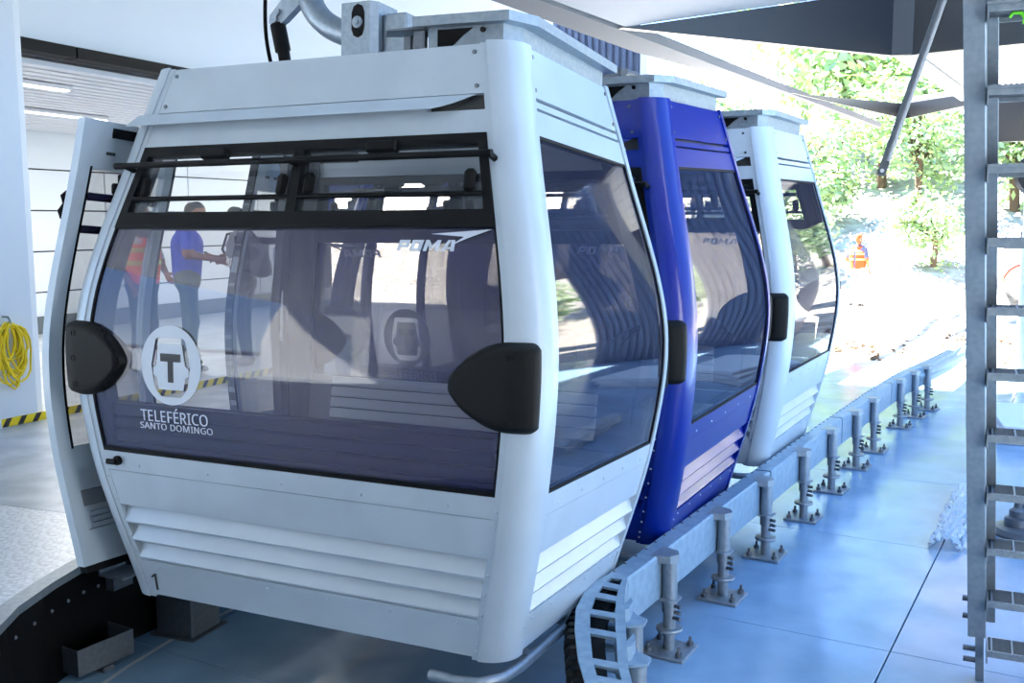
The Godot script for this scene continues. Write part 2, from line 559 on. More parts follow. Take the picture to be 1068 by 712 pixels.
func make_cabin(label: String, paint: Material, nr: String, at: Vector3, yaw: float, tilt: float) -> void:
	var root := thing("gondola_cabin", label, "gondola cabin", Vector3.ZERO, 0.0, "gondola cabins queued along the guide rail")
	var PY := 3.0584
	var bt := Basis(Vector3.UP, yaw) * Basis(Vector3.RIGHT, tilt)
	root.transform = Transform3D(bt, Vector3(at.x, PY, at.z) - bt * Vector3(0, PY, 0))
	# corner posts: flange strips under a rounded cover
	for c in ["FR", "FL", "BR", "BL"]:
		var mb := MB.new()
		csheet(mb, c, 0.0, 0.115, 0.435, 2.655, 0.0, -0.03, 1)
		csheet(mb, c, 0.115, 1.0, 0.435, 2.660, 0.006, -0.03, 10)
		var o := put(mb, "corner_post", paint, root)
		var li := MB.new()
		csheet(li, c, 0.0, 1.0, 0.47, 2.60, -0.031, -0.05, 6)
		put(li, "liner", M.liner, o)
		var rv := MB.new()
		for y in [0.47, 0.50, 0.56, 0.62, 0.70, 0.78, 0.86, 0.96, 1.02]:
			rv.lathe(cp(c, 0.055, y, 0.0), [Vector2(0.006, 0.0), Vector2(0.005, 0.003), Vector2(0.0, 0.005)], 6, Basis(Quaternion(Vector3.UP, face_out(c[0]))))
			if c[0] == "F" and y < 0.6: rv.lathe(cp(c, 0.9, y, 0.004), [Vector2(0.006, 0.0), Vector2(0.005, 0.003), Vector2(0.0, 0.005)], 6, Basis(Quaternion(Vector3.UP, face_out("R" if c[1] == "R" else "L"))))
		var r := put(rv, "rivets", M.rivet, o)
		r.set_meta("kind", "stuff")
	for f in ["F", "B", "R"]:
		var side: bool = f == "R"
		var tp := cpart(root, "top_panel", paint, f, -1, 1, 2.468, 2.652, -0.002, -0.02)
		for t in [-0.965, 0.965]:
			for y in [2.495, 2.622]:
				var bm := MB.new()
				bm.lathe(cp(f, t, y, -0.002), [Vector2(0.009, 0), Vector2(0.008, 0.005), Vector2(0, 0.006)], 8, Basis(Quaternion(Vector3.UP, face_out(f))))
				put(bm, "bolt", M.galv_dark, tp)
		if side:
			cpart(root, "recess", M.recess, f, -1, 1, 2.395, 2.475, -0.028, -0.035)
		else:
			cpart(root, "recess", M.recess, f, 0.70, 1, 2.395, 2.475, -0.028, -0.035)
			cpart(root, "flap_backing", paint, f, -1, 0.70, 2.395, 2.459, -0.004, -0.02)
			cpart(root, "painted_gap_shadow", M.recess, f, -1, 0.70, 2.459, 2.475, -0.016, -0.02)  # dark strip painting the shadow at the top panel's lower edge
		if side:
			cpart(root, "moulding", paint, f, -1, 0.97, 2.428, 2.452, 0.0, -0.025)
		cpart(root, "header_panel", paint, f, -1, 1, 2.323, 2.418 if side else 2.408, -0.002, -0.025)
		cpart(root, "sill_panel", paint, f, -1, 1, 0.992, 1.072, 0.0, -0.025)
		cpart(root, "apron_panel", paint, f, -1, 1, 0.842, 0.989, -0.002, -0.025)
		for k in 3: louvre(root, paint, f, [0.758, 0.678, 0.602][k], [0.842, 0.758, 0.678][k])
		cpart(root, "louvre_backing", paint, f, -1, 1, 0.59, 0.85, -0.056, -0.06)
		cpart(root, "skirt", paint, f, -1, 1, 0.447, 0.602, 0.0, -0.025)
		cpart(root, "skirt_lip", paint, f, -1, 1, 0.588, 0.602, 0.006, 0.0)
		var rv := MB.new()
		for k in 6: rv.lathe(cp(f, -0.9 + 0.36 * k, 0.57, 0.0), [Vector2(0.006, 0.0), Vector2(0.005, 0.003), Vector2(0.0, 0.005)], 6, Basis(Quaternion(Vector3.UP, face_out(f))))
		for k in 5: rv.lathe(cp(f, -0.8 + 0.4 * k, 1.02, 0.0), [Vector2(0.006, 0.0), Vector2(0.005, 0.003), Vector2(0.0, 0.005)], 6, Basis(Quaternion(Vector3.UP, face_out(f))))
		var rr := put(rv, "rivets", M.rivet, root)
		rr.set_meta("kind", "stuff")
	# windows
	for f in ["F", "B"]:
		cglass(root, "window_glass", M.tint_haze, f, -1, 1, 1.08, 1.993, -0.008)
		var gk := MB.new()
		csheet(gk, f, -1, 1, 1.068, 1.090, -0.001, -0.03)
		csheet(gk, f, -1, -0.99, 1.07, 1.993, -0.001, -0.03)
		csheet(gk, f, 0.99, 1, 1.07, 1.993, -0.001, -0.03)
		put(gk, "gasket", M.frame, root)
		# hinged vent above it
		var fr := MB.new()
		csheet(fr, f, -1, 1, 2.285, 2.323, 0.004, -0.04)
		csheet(fr, f, -1, 1, 1.990, 2.052, 0.004, -0.04)
		csheet(fr, f, -1, -0.955, 2.05, 2.29, 0.004, -0.04)
		csheet(fr, f, 0.955, 1, 2.05, 2.29, 0.004, -0.04)
		csheet(fr, f, -0.022, 0.032, 2.05, 2.29, 0.008, -0.04)
		var fo := put(fr, "vent_frame", M.frame, root)
		for hlf in [[-0.955, -0.016], [0.026, 0.955]]:
			cglass(root, "vent_pane", M.clear, f, hlf[0], hlf[1], 2.05, 2.29, -0.012)
			var lt := MB.new()
			var p := cp(f, lerpf(hlf[0], hlf[1], 0.47), 2.285, 0.0)
			lt.box(p, Vector3(0.13, 0.045, 0.04), frame_basis(f, 2.28), 0.008)
			lt.box(p + Vector3(0, -0.03, 0), Vector3(0.10, 0.03, 0.03), frame_basis(f, 2.28), 0.006)
			put(lt, "latch", M.frame, fo)
			for e in [lerpf(hlf[0], hlf[1], 0.06), lerpf(hlf[0], hlf[1], 0.94)]:
				var kb := MB.new()
				kb.box(cp(f, e, 2.155, 0.0), Vector3(0.045, 0.085, 0.03), frame_basis(f, 2.16), 0.012)
				put(kb, "hinge_block", M.black, fo)
			var br := MB.new()
			br.cyl(cp(f, hlf[0], 2.108, 0.0), cp(f, hlf[1], 2.108, 0.0), 0.010, 8)
			put(br, "inner_bar", M.frame, fo)
		var bar := MB.new()
		bar.tube([cp(f, -1.09, 2.226, 0.05), cp(f, -1.08, 2.228, 0.055), cp(f, 0, 2.228, 0.055), cp(f, 1.045, 2.228, 0.055)], [0.006, 0.013, 0.013, 0.013], 10)
		for t in [-1.02, 0.0, 1.03]: bar.cyl(cp(f, t, 2.228, 0.0), cp(f, t, 2.228, 0.06), 0.012, 8)
		put(bar, "guard_bar", M.frame, root)
	cglass(root, "window_glass", M.tint_side, "R", -1, 1, 1.08, 2.322, -0.006)
	var gs := MB.new()
	csheet(gs, "R", 0.985, 1, 1.07, 2.323, -0.001, -0.03)
	csheet(gs, "R", -1, 1, 1.068, 1.083, -0.001, -0.03)
	csheet(gs, "R", -1, 1, 2.315, 2.326, -0.001, -0.03)
	put(gs, "gasket", M.frame, root)
	# drip flap that has come loose at its right end
	for f in ["F", "B"]:
		var g := []
		var gi := []
		var st := 40
		for k in 5:
			var q := k / 4.0
			var a := []
			var b := []
			for i in st + 1:
				var t := lerpf(-1.13, 0.955, float(i) / st)
				var drop := 0.062
				if t > 0.72: drop = 0.062 * (1.0 - pow((t - 0.72) / 0.235, 1.6)) + 0.002
				var y := 2.461 - drop * q
				var off := 0.006 + 0.042 * q * (drop / 0.062)
				a.append(cp(f, t, y, off)); b.append(cp(f, t, y, off - 0.004))
			g.append(a); gi.append(b)
		var fm := MB.new()
		fm.sheet(g, gi, face_out(f))
		put(fm, "drip_flap", paint, root)
		for s in ["R", "L"]: bumper(root, f, s)
	# roof and floor slabs
	for e in [[2.635, 2.655, "roof", paint], [2.59, 2.60, "ceiling_lining", M.inside], [0.452, 0.485, "floor_pan", M.liner]]:
		var w: float = cw(e[0]) - 0.03
		var d: float = cd(e[0]) - 0.03
		var pg := PackedVector2Array()
		for k in 20:
			var th := TAU * (k + 0.5) / 20
			var cs := Vector2(signf(cos(th)), signf(sin(th)))
			pg.append(Vector2(cs.x * (w - 0.1) + cos(th) * 0.1, cs.y * (d - 0.1) + sin(th) * 0.1))
		var mb := MB.new()
		mb.extrude(pg, e[0], e[1])
		put(mb, e[2], e[3], root)
	# left side: fixed header and sill beside the open doorway
	cpart(root, "top_panel", paint, "L", -1, 1, 2.40, 2.652, -0.002, -0.02)
	cpart(root, "sill_panel", paint, "L", -1, 1, 0.447, 0.52, 0.0, -0.025)
	for s in [-1, 1]:
		cpart(root, "jamb", M.liner, "L", s * 0.98, s * 0.88, 0.50, 2.42, -0.002, -0.05)
		# door leaf slid past the corner post
		var leaf := Node3D.new()
		leaf.name = "door_leaf"
		root.add_child(leaf, true)
		var zin := 0.20 if s == 1 else 0.36
		var zo := func(y: float) -> float: return 0.745 + 0.04 * exp(-pow((y - 1.3) / 0.5, 2))
		var L := func(t: float, y: float, off: float) -> Vector3:
			return Vector3(-(cw(y) + 0.115 + off), y, s * lerpf(zin, zo.call(y), t))
		var leaf_sheet := func(mb: MB, t0: float, t1: float, y0: float, y1: float, o0: float, o1: float) -> void:
			var ny := maxi(1, int(ceil((y1 - y0) / 0.07)))
			var ga := []
			var gb := []
			for i in ny + 1:
				var y := lerpf(y0, y1, float(i) / ny)
				ga.append([L.call(t0, y, o0), L.call(t1, y, o0)])
				gb.append([L.call(t0, y, o1), L.call(t1, y, o1)])
			mb.sheet(ga, gb, Vector3(-1, 0, 0))
		var st := MB.new()
		leaf_sheet.call(st, 0.88, 1.0, 0.56, 2.44, 0.02, -0.02)
		put(st, "stile", paint, leaf)
		st = MB.new()
		leaf_sheet.call(st, 0.0, 0.10, 0.56, 2.44, 0.02, -0.02)
		put(st, "stile", paint, leaf)
		var hd := MB.new()
		leaf_sheet.call(hd, 0.10, 0.88, 2.24, 2.44, 0.018, -0.018)
		put(hd, "header", paint, leaf)
		var lo := MB.new()
		leaf_sheet.call(lo, 0.10, 0.88, 0.56, 0.70, 0.018, -0.018)
		leaf_sheet.call(lo, 0.10, 0.88, 0.70, 1.06, 0.018, 0.0)
		leaf_sheet.call(lo, 0.10, 0.88, 0.96, 1.06, 0.0, -0.018)
		put(lo, "lower_panel", paint, leaf)
		var bd := MB.new()
		leaf_sheet.call(bd, 0.10, 0.88, 0.80, 0.865, 0.0, -0.012)
		put(bd, "grey_band", M.liner_grey, leaf)
		for y in [0.715, 0.74, 0.765]:
			var rb := MB.new()
			rb.bar(L.call(0.2, y, -0.008), L.call(0.82, y, -0.008), 0.016, 0.018)
			put(rb, "rib", paint, leaf)
		var gg := MB.new()
		var ga2 := []
		for i in 21:
			var y := lerpf(1.06, 2.24, i / 20.0)
			ga2.append([L.call(0.10, y, 0.0), L.call(0.88, y, 0.0)])
		gg.sheet(ga2, [], Vector3(-1, 0, 0))
		put(gg, "door_glass", M.tint_haze, leaf)
		var sl := MB.new()
		leaf_sheet.call(sl, 0.865, 0.885, 1.05, 2.25, 0.01, -0.022)
		put(sl, "seal", M.frame, leaf)
		sl = MB.new()
		leaf_sheet.call(sl, 0.0, 0.02, 0.53, 2.44, 0.024, -0.024)
		leaf_sheet.call(sl, 0.02, 0.98, 0.53, 0.56, 0.02, -0.02)
		put(sl, "seal", M.frame, leaf)
		for y in [2.125, 1.985]:
			var rl := MB.new()
			rl.bar(L.call(0.02, y, 0.03), L.call(0.90, y + 0.005, 0.03), 0.02, 0.034)
			put(rl, "guard_bar", M.frame, leaf)
		var lt := MB.new()
		lt.box(L.call(0.55, 2.205, -0.03), Vector3(0.03, 0.05, 0.05), Basis(), 0.006)
		lt.box(L.call(0.55, 2.165, -0.035), Vector3(0.035, 0.05, 0.11), Basis(), 0.008)
		put(lt, "latch", M.black, leaf)
		var hn := MB.new()
		hn.tube([L.call(0.97, 2.14, 0.02), L.call(0.99, 2.12, 0.038), L.call(0.985, 2.09, 0.028), L.call(0.99, 2.06, 0.038), L.call(0.97, 2.03, 0.03)], [0.014, 0.014, 0.008, 0.014, 0.012], 8)
		put(hn, "hook", M.black, leaf)
		var sk := MB.new()
		sk.bar(L.call(0.45, 2.40, -0.019), L.call(0.72, 2.40, -0.019), 0.006, 0.05)
		put(sk, "plate", M.frame, leaf)
		for e in [0.75, 0.48, 0.3]:
			var stk := MB.new()
			stk.bar(L.call(e, 2.31, -0.0185), L.call(e - 0.09, 2.31, -0.0185), 0.002, 0.014)
			put(stk, "sticker", M.recess, leaf)
	# benches
	for s in [-1, 1]:
		var m: Material = M.seat_dark if s == 1 else M.seat_light
		var bench := Node3D.new()
		bench.name = "bench"
		root.add_child(bench, true)
		var sp := MB.new()
		sp.box(Vector3(0, 0.90, s * 0.44), Vector3(1.72, 0.06, 0.36), Basis(), 0.02)
		put(sp, "seat", m, bench)
		for k in 4:
			var y := 1.05 + 0.056 * k
			var bk := MB.new()
			bk.box(Vector3(0, y + 0.028, s * (cd(y) - (0.06 if s == 1 else 0.09))), Vector3(1.76 if s == 1 else 1.5, 0.052, 0.03), Basis(Vector3.RIGHT, s * 0.16), 0.006)
			put(bk, "back_slat", m, bench)
		var ba := MB.new()
		ba.box(Vector3(0, 1.14, s * (cd(1.1) - (0.10 if s == 1 else 0.065))), Vector3(1.82, 0.27, 0.012), Basis(Vector3.RIGHT, s * 0.14), 0.004)
		put(ba, "back_shell", M.seat_dark, bench)
		var lg := MB.new()
		for x in [-0.7, 0.7]: lg.box(Vector3(x, 0.68, s * 0.44), Vector3(0.04, 0.39, 0.30), Basis(), 0.006)
		put(lg, "support", M.liner, bench)
	# four round notices on the post by the doorway
	var np := MB.new()
	np.box(Vector3(-1.06, 1.70, -0.60), Vector3(0.11, 0.50, 0.012), Basis(Vector3.UP, -0.5), 0.003)
	var npo := put(np, "notice_strip", M.decal, root)
	for k in 4:
		var dm := MB.new()
		dm.lathe(Vector3(-1.055, 1.52 + 0.12 * k, -0.591), [Vector2(0.038, 0), Vector2(0.038, 0.003), Vector2(0, 0.003)], 18, Basis(Quaternion(Vector3.UP, Vector3(-0.48, 0, 0.88).normalized())))
		put(dm, "notice_disc", M.recess, npo)
	# marks
	var e0 := cp("F", 0.0, 1.448, 0.0)
	for f in ["F", "B"]:
		var sg := 1.0 if f == "F" else -1.0
		ring_logo(root, f, Vector3(-0.507 * sg, 1.448, cp(f, 0, 1.448, -0.005).z))
		text(root, "lettering", "TELEFÉRICO", 0.046, f, Vector3(-0.505 * sg, 1.238, cp(f, 0, 1.238, -0.005).z), M.decal, "Droid Sans", 1.02)
		text(root, "lettering", "SANTO DOMINGO", 0.026, f, Vector3(-0.500 * sg, 1.196, cp(f, 0, 1.196, -0.005).z), M.decal, "Droid Sans", 1.28)
		var b := frame_basis(f, 1.93)
		var sx := Transform3D(Basis(b.x, b.z, -b.y), Vector3(0.0, 1.93, cp(f, 0, 1.93, -0.005).z))
		var cur := 0.488
		for letter in [
			[1.0, [[0, 0, 0.3, 0, 0.3, 1, 0, 1], [0.3, 0.76, 0.9, 0.76, 0.9, 1, 0.3, 1], [0.3, 0.34, 0.9, 0.34, 0.9, 0.58, 0.3, 0.58], [0.6, 0.58, 0.9, 0.58, 0.9, 0.76, 0.6, 0.76]]],
			[1.05, [[0, 0, 0.3, 0, 0.3, 1, 0, 1], [0.65, 0, 0.95, 0, 0.95, 1, 0.65, 1], [0.3, 0.76, 0.65, 0.76, 0.65, 1, 0.3, 1], [0.3, 0, 0.65, 0, 0.65, 0.24, 0.3, 0.24]]],
			[1.35, [[0, 0, 0.28, 0, 0.28, 1, 0, 1], [0.97, 0, 1.25, 0, 1.25, 1, 0.97, 1], [0.28, 1, 0.28, 0.6, 0.55, 0.1, 0.625, 0.45], [0.97, 1, 0.97, 0.6, 0.70, 0.1, 0.625, 0.45]]],
			[1.2, [[0, 0, 0.3, 0, 0.62, 1, 0.36, 1], [0.80, 0, 1.10, 0, 0.92, 1, 0.62, 1], [0.25, 0.18, 0.85, 0.18, 0.85, 0.38, 0.3, 0.38]]]]:
			var lm := MB.new()
			for q in letter[1]:
				var pg := PackedVector2Array()
				for e in 4:
					var h: float = q[e * 2 + 1] * 0.040
					pg.append(Vector2(cur + q[e * 2] * 0.0475 + h * 0.25, 0.024 - h))
				lm.extrude(pg, 0.0, 0.0015, Transform3D(sx.basis, sx.origin) if f == "F" else Transform3D(sx.basis, sx.origin))
			put(lm, "letter", M.decal, root)
			cur += letter[0] * 0.052
		var sw := MB.new()
		for q in [[[0.62, -0.038], [0.853, -0.054], [0.770, -0.025], [0.752, -0.028]], [[0.752, -0.028], [0.770, -0.025], [0.70, 0.004]]]:
			var pg := PackedVector2Array()
			for e in q: pg.append(Vector2(e[0], e[1]))
			sw.extrude(pg, 0.0, 0.0015, sx)
		put(sw, "swoosh", M.decal, root)
	if nr != "":
		text(root, "number", nr, 0.075, "F", cp("F", -0.955, 0.505, 0.003), M.ink, "Droid Sans Mono")
	var lk := MB.new()
	lk.lathe(cp("F", -0.92, 1.035, 0.0), [Vector2(0.02, 0), Vector2(0.02, 0.014), Vector2(0.013, 0.018), Vector2(0, 0.018)], 14, Basis(Quaternion(Vector3.UP, Vector3(0, 0, 1))))
	lk.box(cp("F", -0.94, 1.035, 0.025), Vector3(0.05, 0.022, 0.016), Basis(), 0.004)
	put(lk, "lock", M.black, root)
	# guide tube under the right edge
	var gt := MB.new()
	gt.tube([Vector3(0.63, 0.385, 0.69), Vector3(0.74, 0.382, 0.695), Vector3(0.82, 0.382, 0.675), Vector3(0.875, 0.385, 0.60), Vector3(0.895, 0.39, 0.48), Vector3(0.895, 0.40, 0.0), Vector3(0.895, 0.40, -0.5), Vector3(0.86, 0.40, -0.60), Vector3(0.70, 0.40, -0.66)], 0.021, 12)
	for z in [-0.4, 0.0, 0.4]: gt.bar(Vector3(0.70, 0.435, z), Vector3(0.895, 0.405, z), 0.05, 0.02)
	put(gt, "guide_tube", M.galv, root)
	var uf := MB.new()
	uf.box(Vector3(0, 0.425, 0), Vector3(1.45, 0.05, 0.9), Basis(), 0.01)
	put(uf, "underframe", M.galv_dark, root)
	# roof plate and its galvanised side plates
	var rp := MB.new()
	rp.extrude(PackedVector2Array([Vector2(0.42, 0.52), Vector2(0.80, 0.49), Vector2(0.86, 0.36), Vector2(0.85, -0.55), Vector2(0.42, -0.55)]), 2.738, 2.774)
	var rpo := put(rp, "roof_plate", M.galv, root)
	var sp1 := MB.new()
	sp1.extrude(PackedVector2Array([Vector2(0.46, 0.47), Vector2(0.76, 0.45), Vector2(0.80, 0.36), Vector2(0.80, -0.50), Vector2(0.46, -0.50)]), 2.652, 2.744)
	put(sp1, "side_plate", M.galv, rpo)
	var cut := MB.new()
	cut.extrude(PackedVector2Array([Vector2(0, 0), Vector2(0.14, 0), Vector2(0.10, 0.025), Vector2(0.06, 0.06), Vector2(0, 0.06)]), 0.0, 0.004, Transform3D(Basis(Vector3(0.998, 0, -0.066), Vector3(0.066, 0, 0.998), Vector3(0, -1, 0)), Vector3(0.50, 2.73, 0.468)))
	cut.cyl(Vector3(0.68, 2.72, 0.45), Vector3(0.681, 2.72, 0.462), 0.010)
	put(cut, "opening", M.black, rpo)
	var wing := MB.new()
	wing.extrude(PackedVector2Array([Vector2(0.30, 0.5), Vector2(0.46, 0.5), Vector2(0.46, 0.34), Vector2(0.24, 0.42)]), 2.735, 2.742)
	wing.box(Vector3(0.42, 2.695, 0.46), Vector3(0.05, 0.08, 0.03), Basis(), 0.004)
	wing.box(Vector3(0.36, 2.69, 0.44), Vector3(0.035, 0.07, 0.03), Basis(), 0.004)
	put(wing, "wing_bracket", M.galv_dark, rpo)
	# hanger: slotted block, bent arm, damper, hose
	var hg := Node3D.new()
	hg.name = "hanger"
	root.add_child(hg, true)
	var bl := MB.new()
	bl.extrude(PackedVector2Array([Vector2(-0.085, -0.09), Vector2(0.085, -0.09), Vector2(0.085, 0.06), Vector2(0.06, 0.09), Vector2(-0.085, 0.09)]), 2.655, 2.985, Transform3D(Basis(), Vector3(-0.105, 0, 0)))
	bl.box(Vector3(0.04, 2.80, -0.03), Vector3(0.12, 0.28, 0.12), Basis(), 0.008)
	put(bl, "slotted_block", M.galv, hg)
	var so := MB.new()
	so.extrude(PackedVector2Array([Vector2(-0.032, -0.035), Vector2(-0.022, -0.062), Vector2(0, -0.072), Vector2(0.022, -0.062), Vector2(0.032, -0.035), Vector2(0.032, 0.035), Vector2(0.022, 0.062), Vector2(0, 0.072), Vector2(-0.022, 0.062), Vector2(-0.032, 0.035)]), 0.0, 0.002, Transform3D(Basis(Vector3(1, 0, 0), Vector3(0, 0, 1), Vector3(0, -1, 0)), Vector3(-0.105, 2.905, 0.090)))
	put(so, "slot", M.black, hg)
	var pn := MB.new()
	pn.cyl(Vector3(-0.105, 2.898, 0.07), Vector3(-0.105, 2.898, 0.10), 0.025, 16)
	pn.cyl(Vector3(-0.105, 2.898, 0.10), Vector3(-0.105, 2.898, 0.108), 0.012, 6)
	put(pn, "pin", M.galv, hg)
	var ar := MB.new()
	var ap := []
	for k in 13:
		var th := k / 12.0
		ap.append(Vector3(-0.17, 2.865, 0).bezier_interpolate(Vector3(-0.33, 2.90, 0), Vector3(-0.42, 2.98, 0), Vector3(-0.43, 3.10, 0), th))
	ar.tube(ap, 0.055, 14)
	put(ar, "arm", M.galv, hg)
	var gp := MB.new()
	gp.box(Vector3(-0.43, 3.13, 0), Vector3(0.16, 0.08, 0.22), Basis(), 0.02)
	gp.cyl(Vector3(-0.33, 3.13, -0.12), Vector3(-0.33, 3.13, 0.12), 0.03)
	put(gp, "grip", M.galv_dark, hg)
	var br := MB.new()
	br.extrude(PackedVector2Array([Vector2(-0.635, -2.955), Vector2(-0.60, -2.935), Vector2(-0.55, -2.96), Vector2(-0.42, -3.06), Vector2(-0.42, -3.14), Vector2(-0.56, -3.06), Vector2(-0.63, -2.99)]), -0.02, 0.02, Transform3D(Basis(Vector3(1, 0, 0), Vector3(0, 0, 1), Vector3(0, -1, 0)), Vector3(0, 0, 0.0)))
	for q in [Vector3(-0.60, 2.97, 0.02), Vector3(-0.585, 3.0, 0.02)]: br.cyl(q, q + Vector3(0, 0, 0.012), 0.016, 10)
	put(br, "bracket", M.galv, hg)
	var dmp := MB.new()
	dmp.tube([Vector3(-0.60, 2.95, 0), Vector3(-0.57, 2.83, 0), Vector3(-0.568, 2.828, 0), Vector3(-0.53, 2.652, 0)], [0.036, 0.036, 0.028, 0.028], 14)
	put(dmp, "damper", M.black, hg)
	var hs := MB.new()
	var hp := []
	for k in 13: hp.append(Vector3(-0.655, 3.10, 0.02).bezier_interpolate(Vector3(-0.66, 2.93, 0.02), Vector3(-0.66, 2.86, 0.02), Vector3(-0.58, 2.652, 0.02), k / 12.0))
	hs.tube(hp, 0.009, 8)
	put(hs, "hose", M.black, hg)

# ------------------------------------------------------------------ figures
func sdf(mb: MB, bones: Array, cell: float, k: float) -> void:
	# bones: [a, b, ra, rb, colour]; a smooth union of tapered capsules meshed as surface nets
	var lo := Vector3.ONE * 1e6
	var hi := -lo
	for b in bones:
		for e in [[0, 2], [1, 3]]:
			lo = lo.min(b[e[0]] - Vector3.ONE * (b[e[1]] + 3 * cell))
			hi = hi.max(b[e[0]] + Vector3.ONE * (b[e[1]] + 3 * cell))
	var nx := int((hi.x - lo.x) / cell) + 2
	var ny := int((hi.y - lo.y) / cell) + 2
	var nz := int((hi.z - lo.z) / cell) + 2
	var fld := PackedFloat32Array()
	fld.resize(nx * ny * nz)
	fld.fill(1.0)
	for b in bones:
		var a: Vector3 = b[0]
		var d: Vector3 = b[1] - a
		var l2 := maxf(d.length_squared(), 1e-9)
		var ra: float = b[2]
		var rb: float = b[3]
		var pad := maxf(ra, rb) + k + 2 * cell
		var l := ((a.min(b[1]) - Vector3.ONE * pad - lo) / cell).floor()
		var h := ((a.max(b[1]) + Vector3.ONE * pad - lo) / cell).ceil()
		for z in range(maxi(0, int(l.z)), mini(nz, int(h.z) + 1)):
			for y in range(maxi(0, int(l.y)), mini(ny, int(h.y) + 1)):
				for x in range(maxi(0, int(l.x)), mini(nx, int(h.x) + 1)):
					var p := lo + Vector3(x, y, z) * cell - a
					var t := clampf(p.dot(d) / l2, 0.0, 1.0)
					var s := (p - d * t).length() - lerpf(ra, rb, t)
					var i := (z * ny + y) * nx + x
					var o := fld[i]
					var g := maxf(k - absf(o - s), 0.0) / k
					fld[i] = minf(o, s) - g * g * k * 0.25
	var vid := {}
	var pos := PackedVector3Array()
	var offs := [0, 1, nx, nx + 1, nx * ny, nx * ny + 1, nx * ny + nx, nx * ny + nx + 1]
	for z in nz - 1:
		for y in ny - 1:
			for x in nx - 1:
				var i := (z * ny + y) * nx + x
				var any_in := false
				var any_out := false
				for o in offs:
					if fld[i + o] < 0.0: any_in = true
					else: any_out = true
				if not (any_in and any_out): continue
				var s := Vector3()
				var cnt := 0
				for e in 12:
					var ax := int(e / 4.0)
					var u := e % 4
					var c0 := [0, 0, 0]
					c0[(ax + 1) % 3] = u & 1
					c0[(ax + 2) % 3] = u >> 1
					var c1 := c0.duplicate()
					c1[ax] = 1
					var f0 := fld[i + c0[0] + c0[1] * nx + c0[2] * nx * ny]
					var f1 := fld[i + c1[0] + c1[1] * nx + c1[2] * nx * ny]
					if (f0 < 0.0) == (f1 < 0.0): continue
					var t := f0 / (f0 - f1)
					s += Vector3(lerpf(c0[0], c1[0], t), lerpf(c0[1], c1[1], t), lerpf(c0[2], c1[2], t))
					cnt += 1
				vid[i] = pos.size()
				pos.append(lo + (Vector3(x, y, z) + s / cnt) * cell)
	var cols := []
	for p in pos:
		var best := 1e9
		var cc := Color(1, 1, 1)
		for b in bones:
			var d: Vector3 = b[1] - b[0]
			var t := clampf((p - b[0]).dot(d) / maxf(d.length_squared(), 1e-9), 0.0, 1.0)
			var s: float = (p - b[0] - d * t).length() - lerpf(b[2], b[3], t)
			if s < best:
				best = s
				cc = b[4]
		cols.append(cc)
	var st := [1, nx, nx * ny]
	var quads := []
	var nrm := PackedVector3Array()
	nrm.resize(pos.size())
	for key in vid.keys():
		for ax in 3:
			var b: int = st[(ax + 1) % 3]
			var d: int = st[(ax + 2) % 3]
			var f0 := fld[key]
			var f1: float = fld[key + st[ax]]
			if (f0 < 0.0) == (f1 < 0.0): continue
			if not (vid.has(key - b) and vid.has(key - d) and vid.has(key - b - d)): continue
			var q := [vid[key], vid[key - b], vid[key - b - d], vid[key - d]]
			var m := (pos[q[1]] - pos[q[0]]).cross(pos[q[2]] - pos[q[0]]) + (pos[q[2]] - pos[q[0]]).cross(pos[q[3]] - pos[q[0]])
			var o := Vector3()
			o[ax] = 1.0 if f0 < 0.0 else -1.0
			if m.dot(o) < 0.0: m = -m
			quads.append(q)
			for e in q: nrm[e] += m
	for i in nrm.size(): nrm[i] = nrm[i].normalized()
	for q in quads:
		for t in [[0, 1, 2], [0, 2, 3]]:
			mb.col = cols[q[t[0]]]
			mb.tri(pos[q[t[0]]], pos[q[t[1]]], pos[q[t[2]]], nrm[q[t[0]]], nrm[q[t[1]]], nrm[q[t[2]]])

func lin(r: float, g: float, b: float) -> Color: return Color(r, g, b).srgb_to_linear()

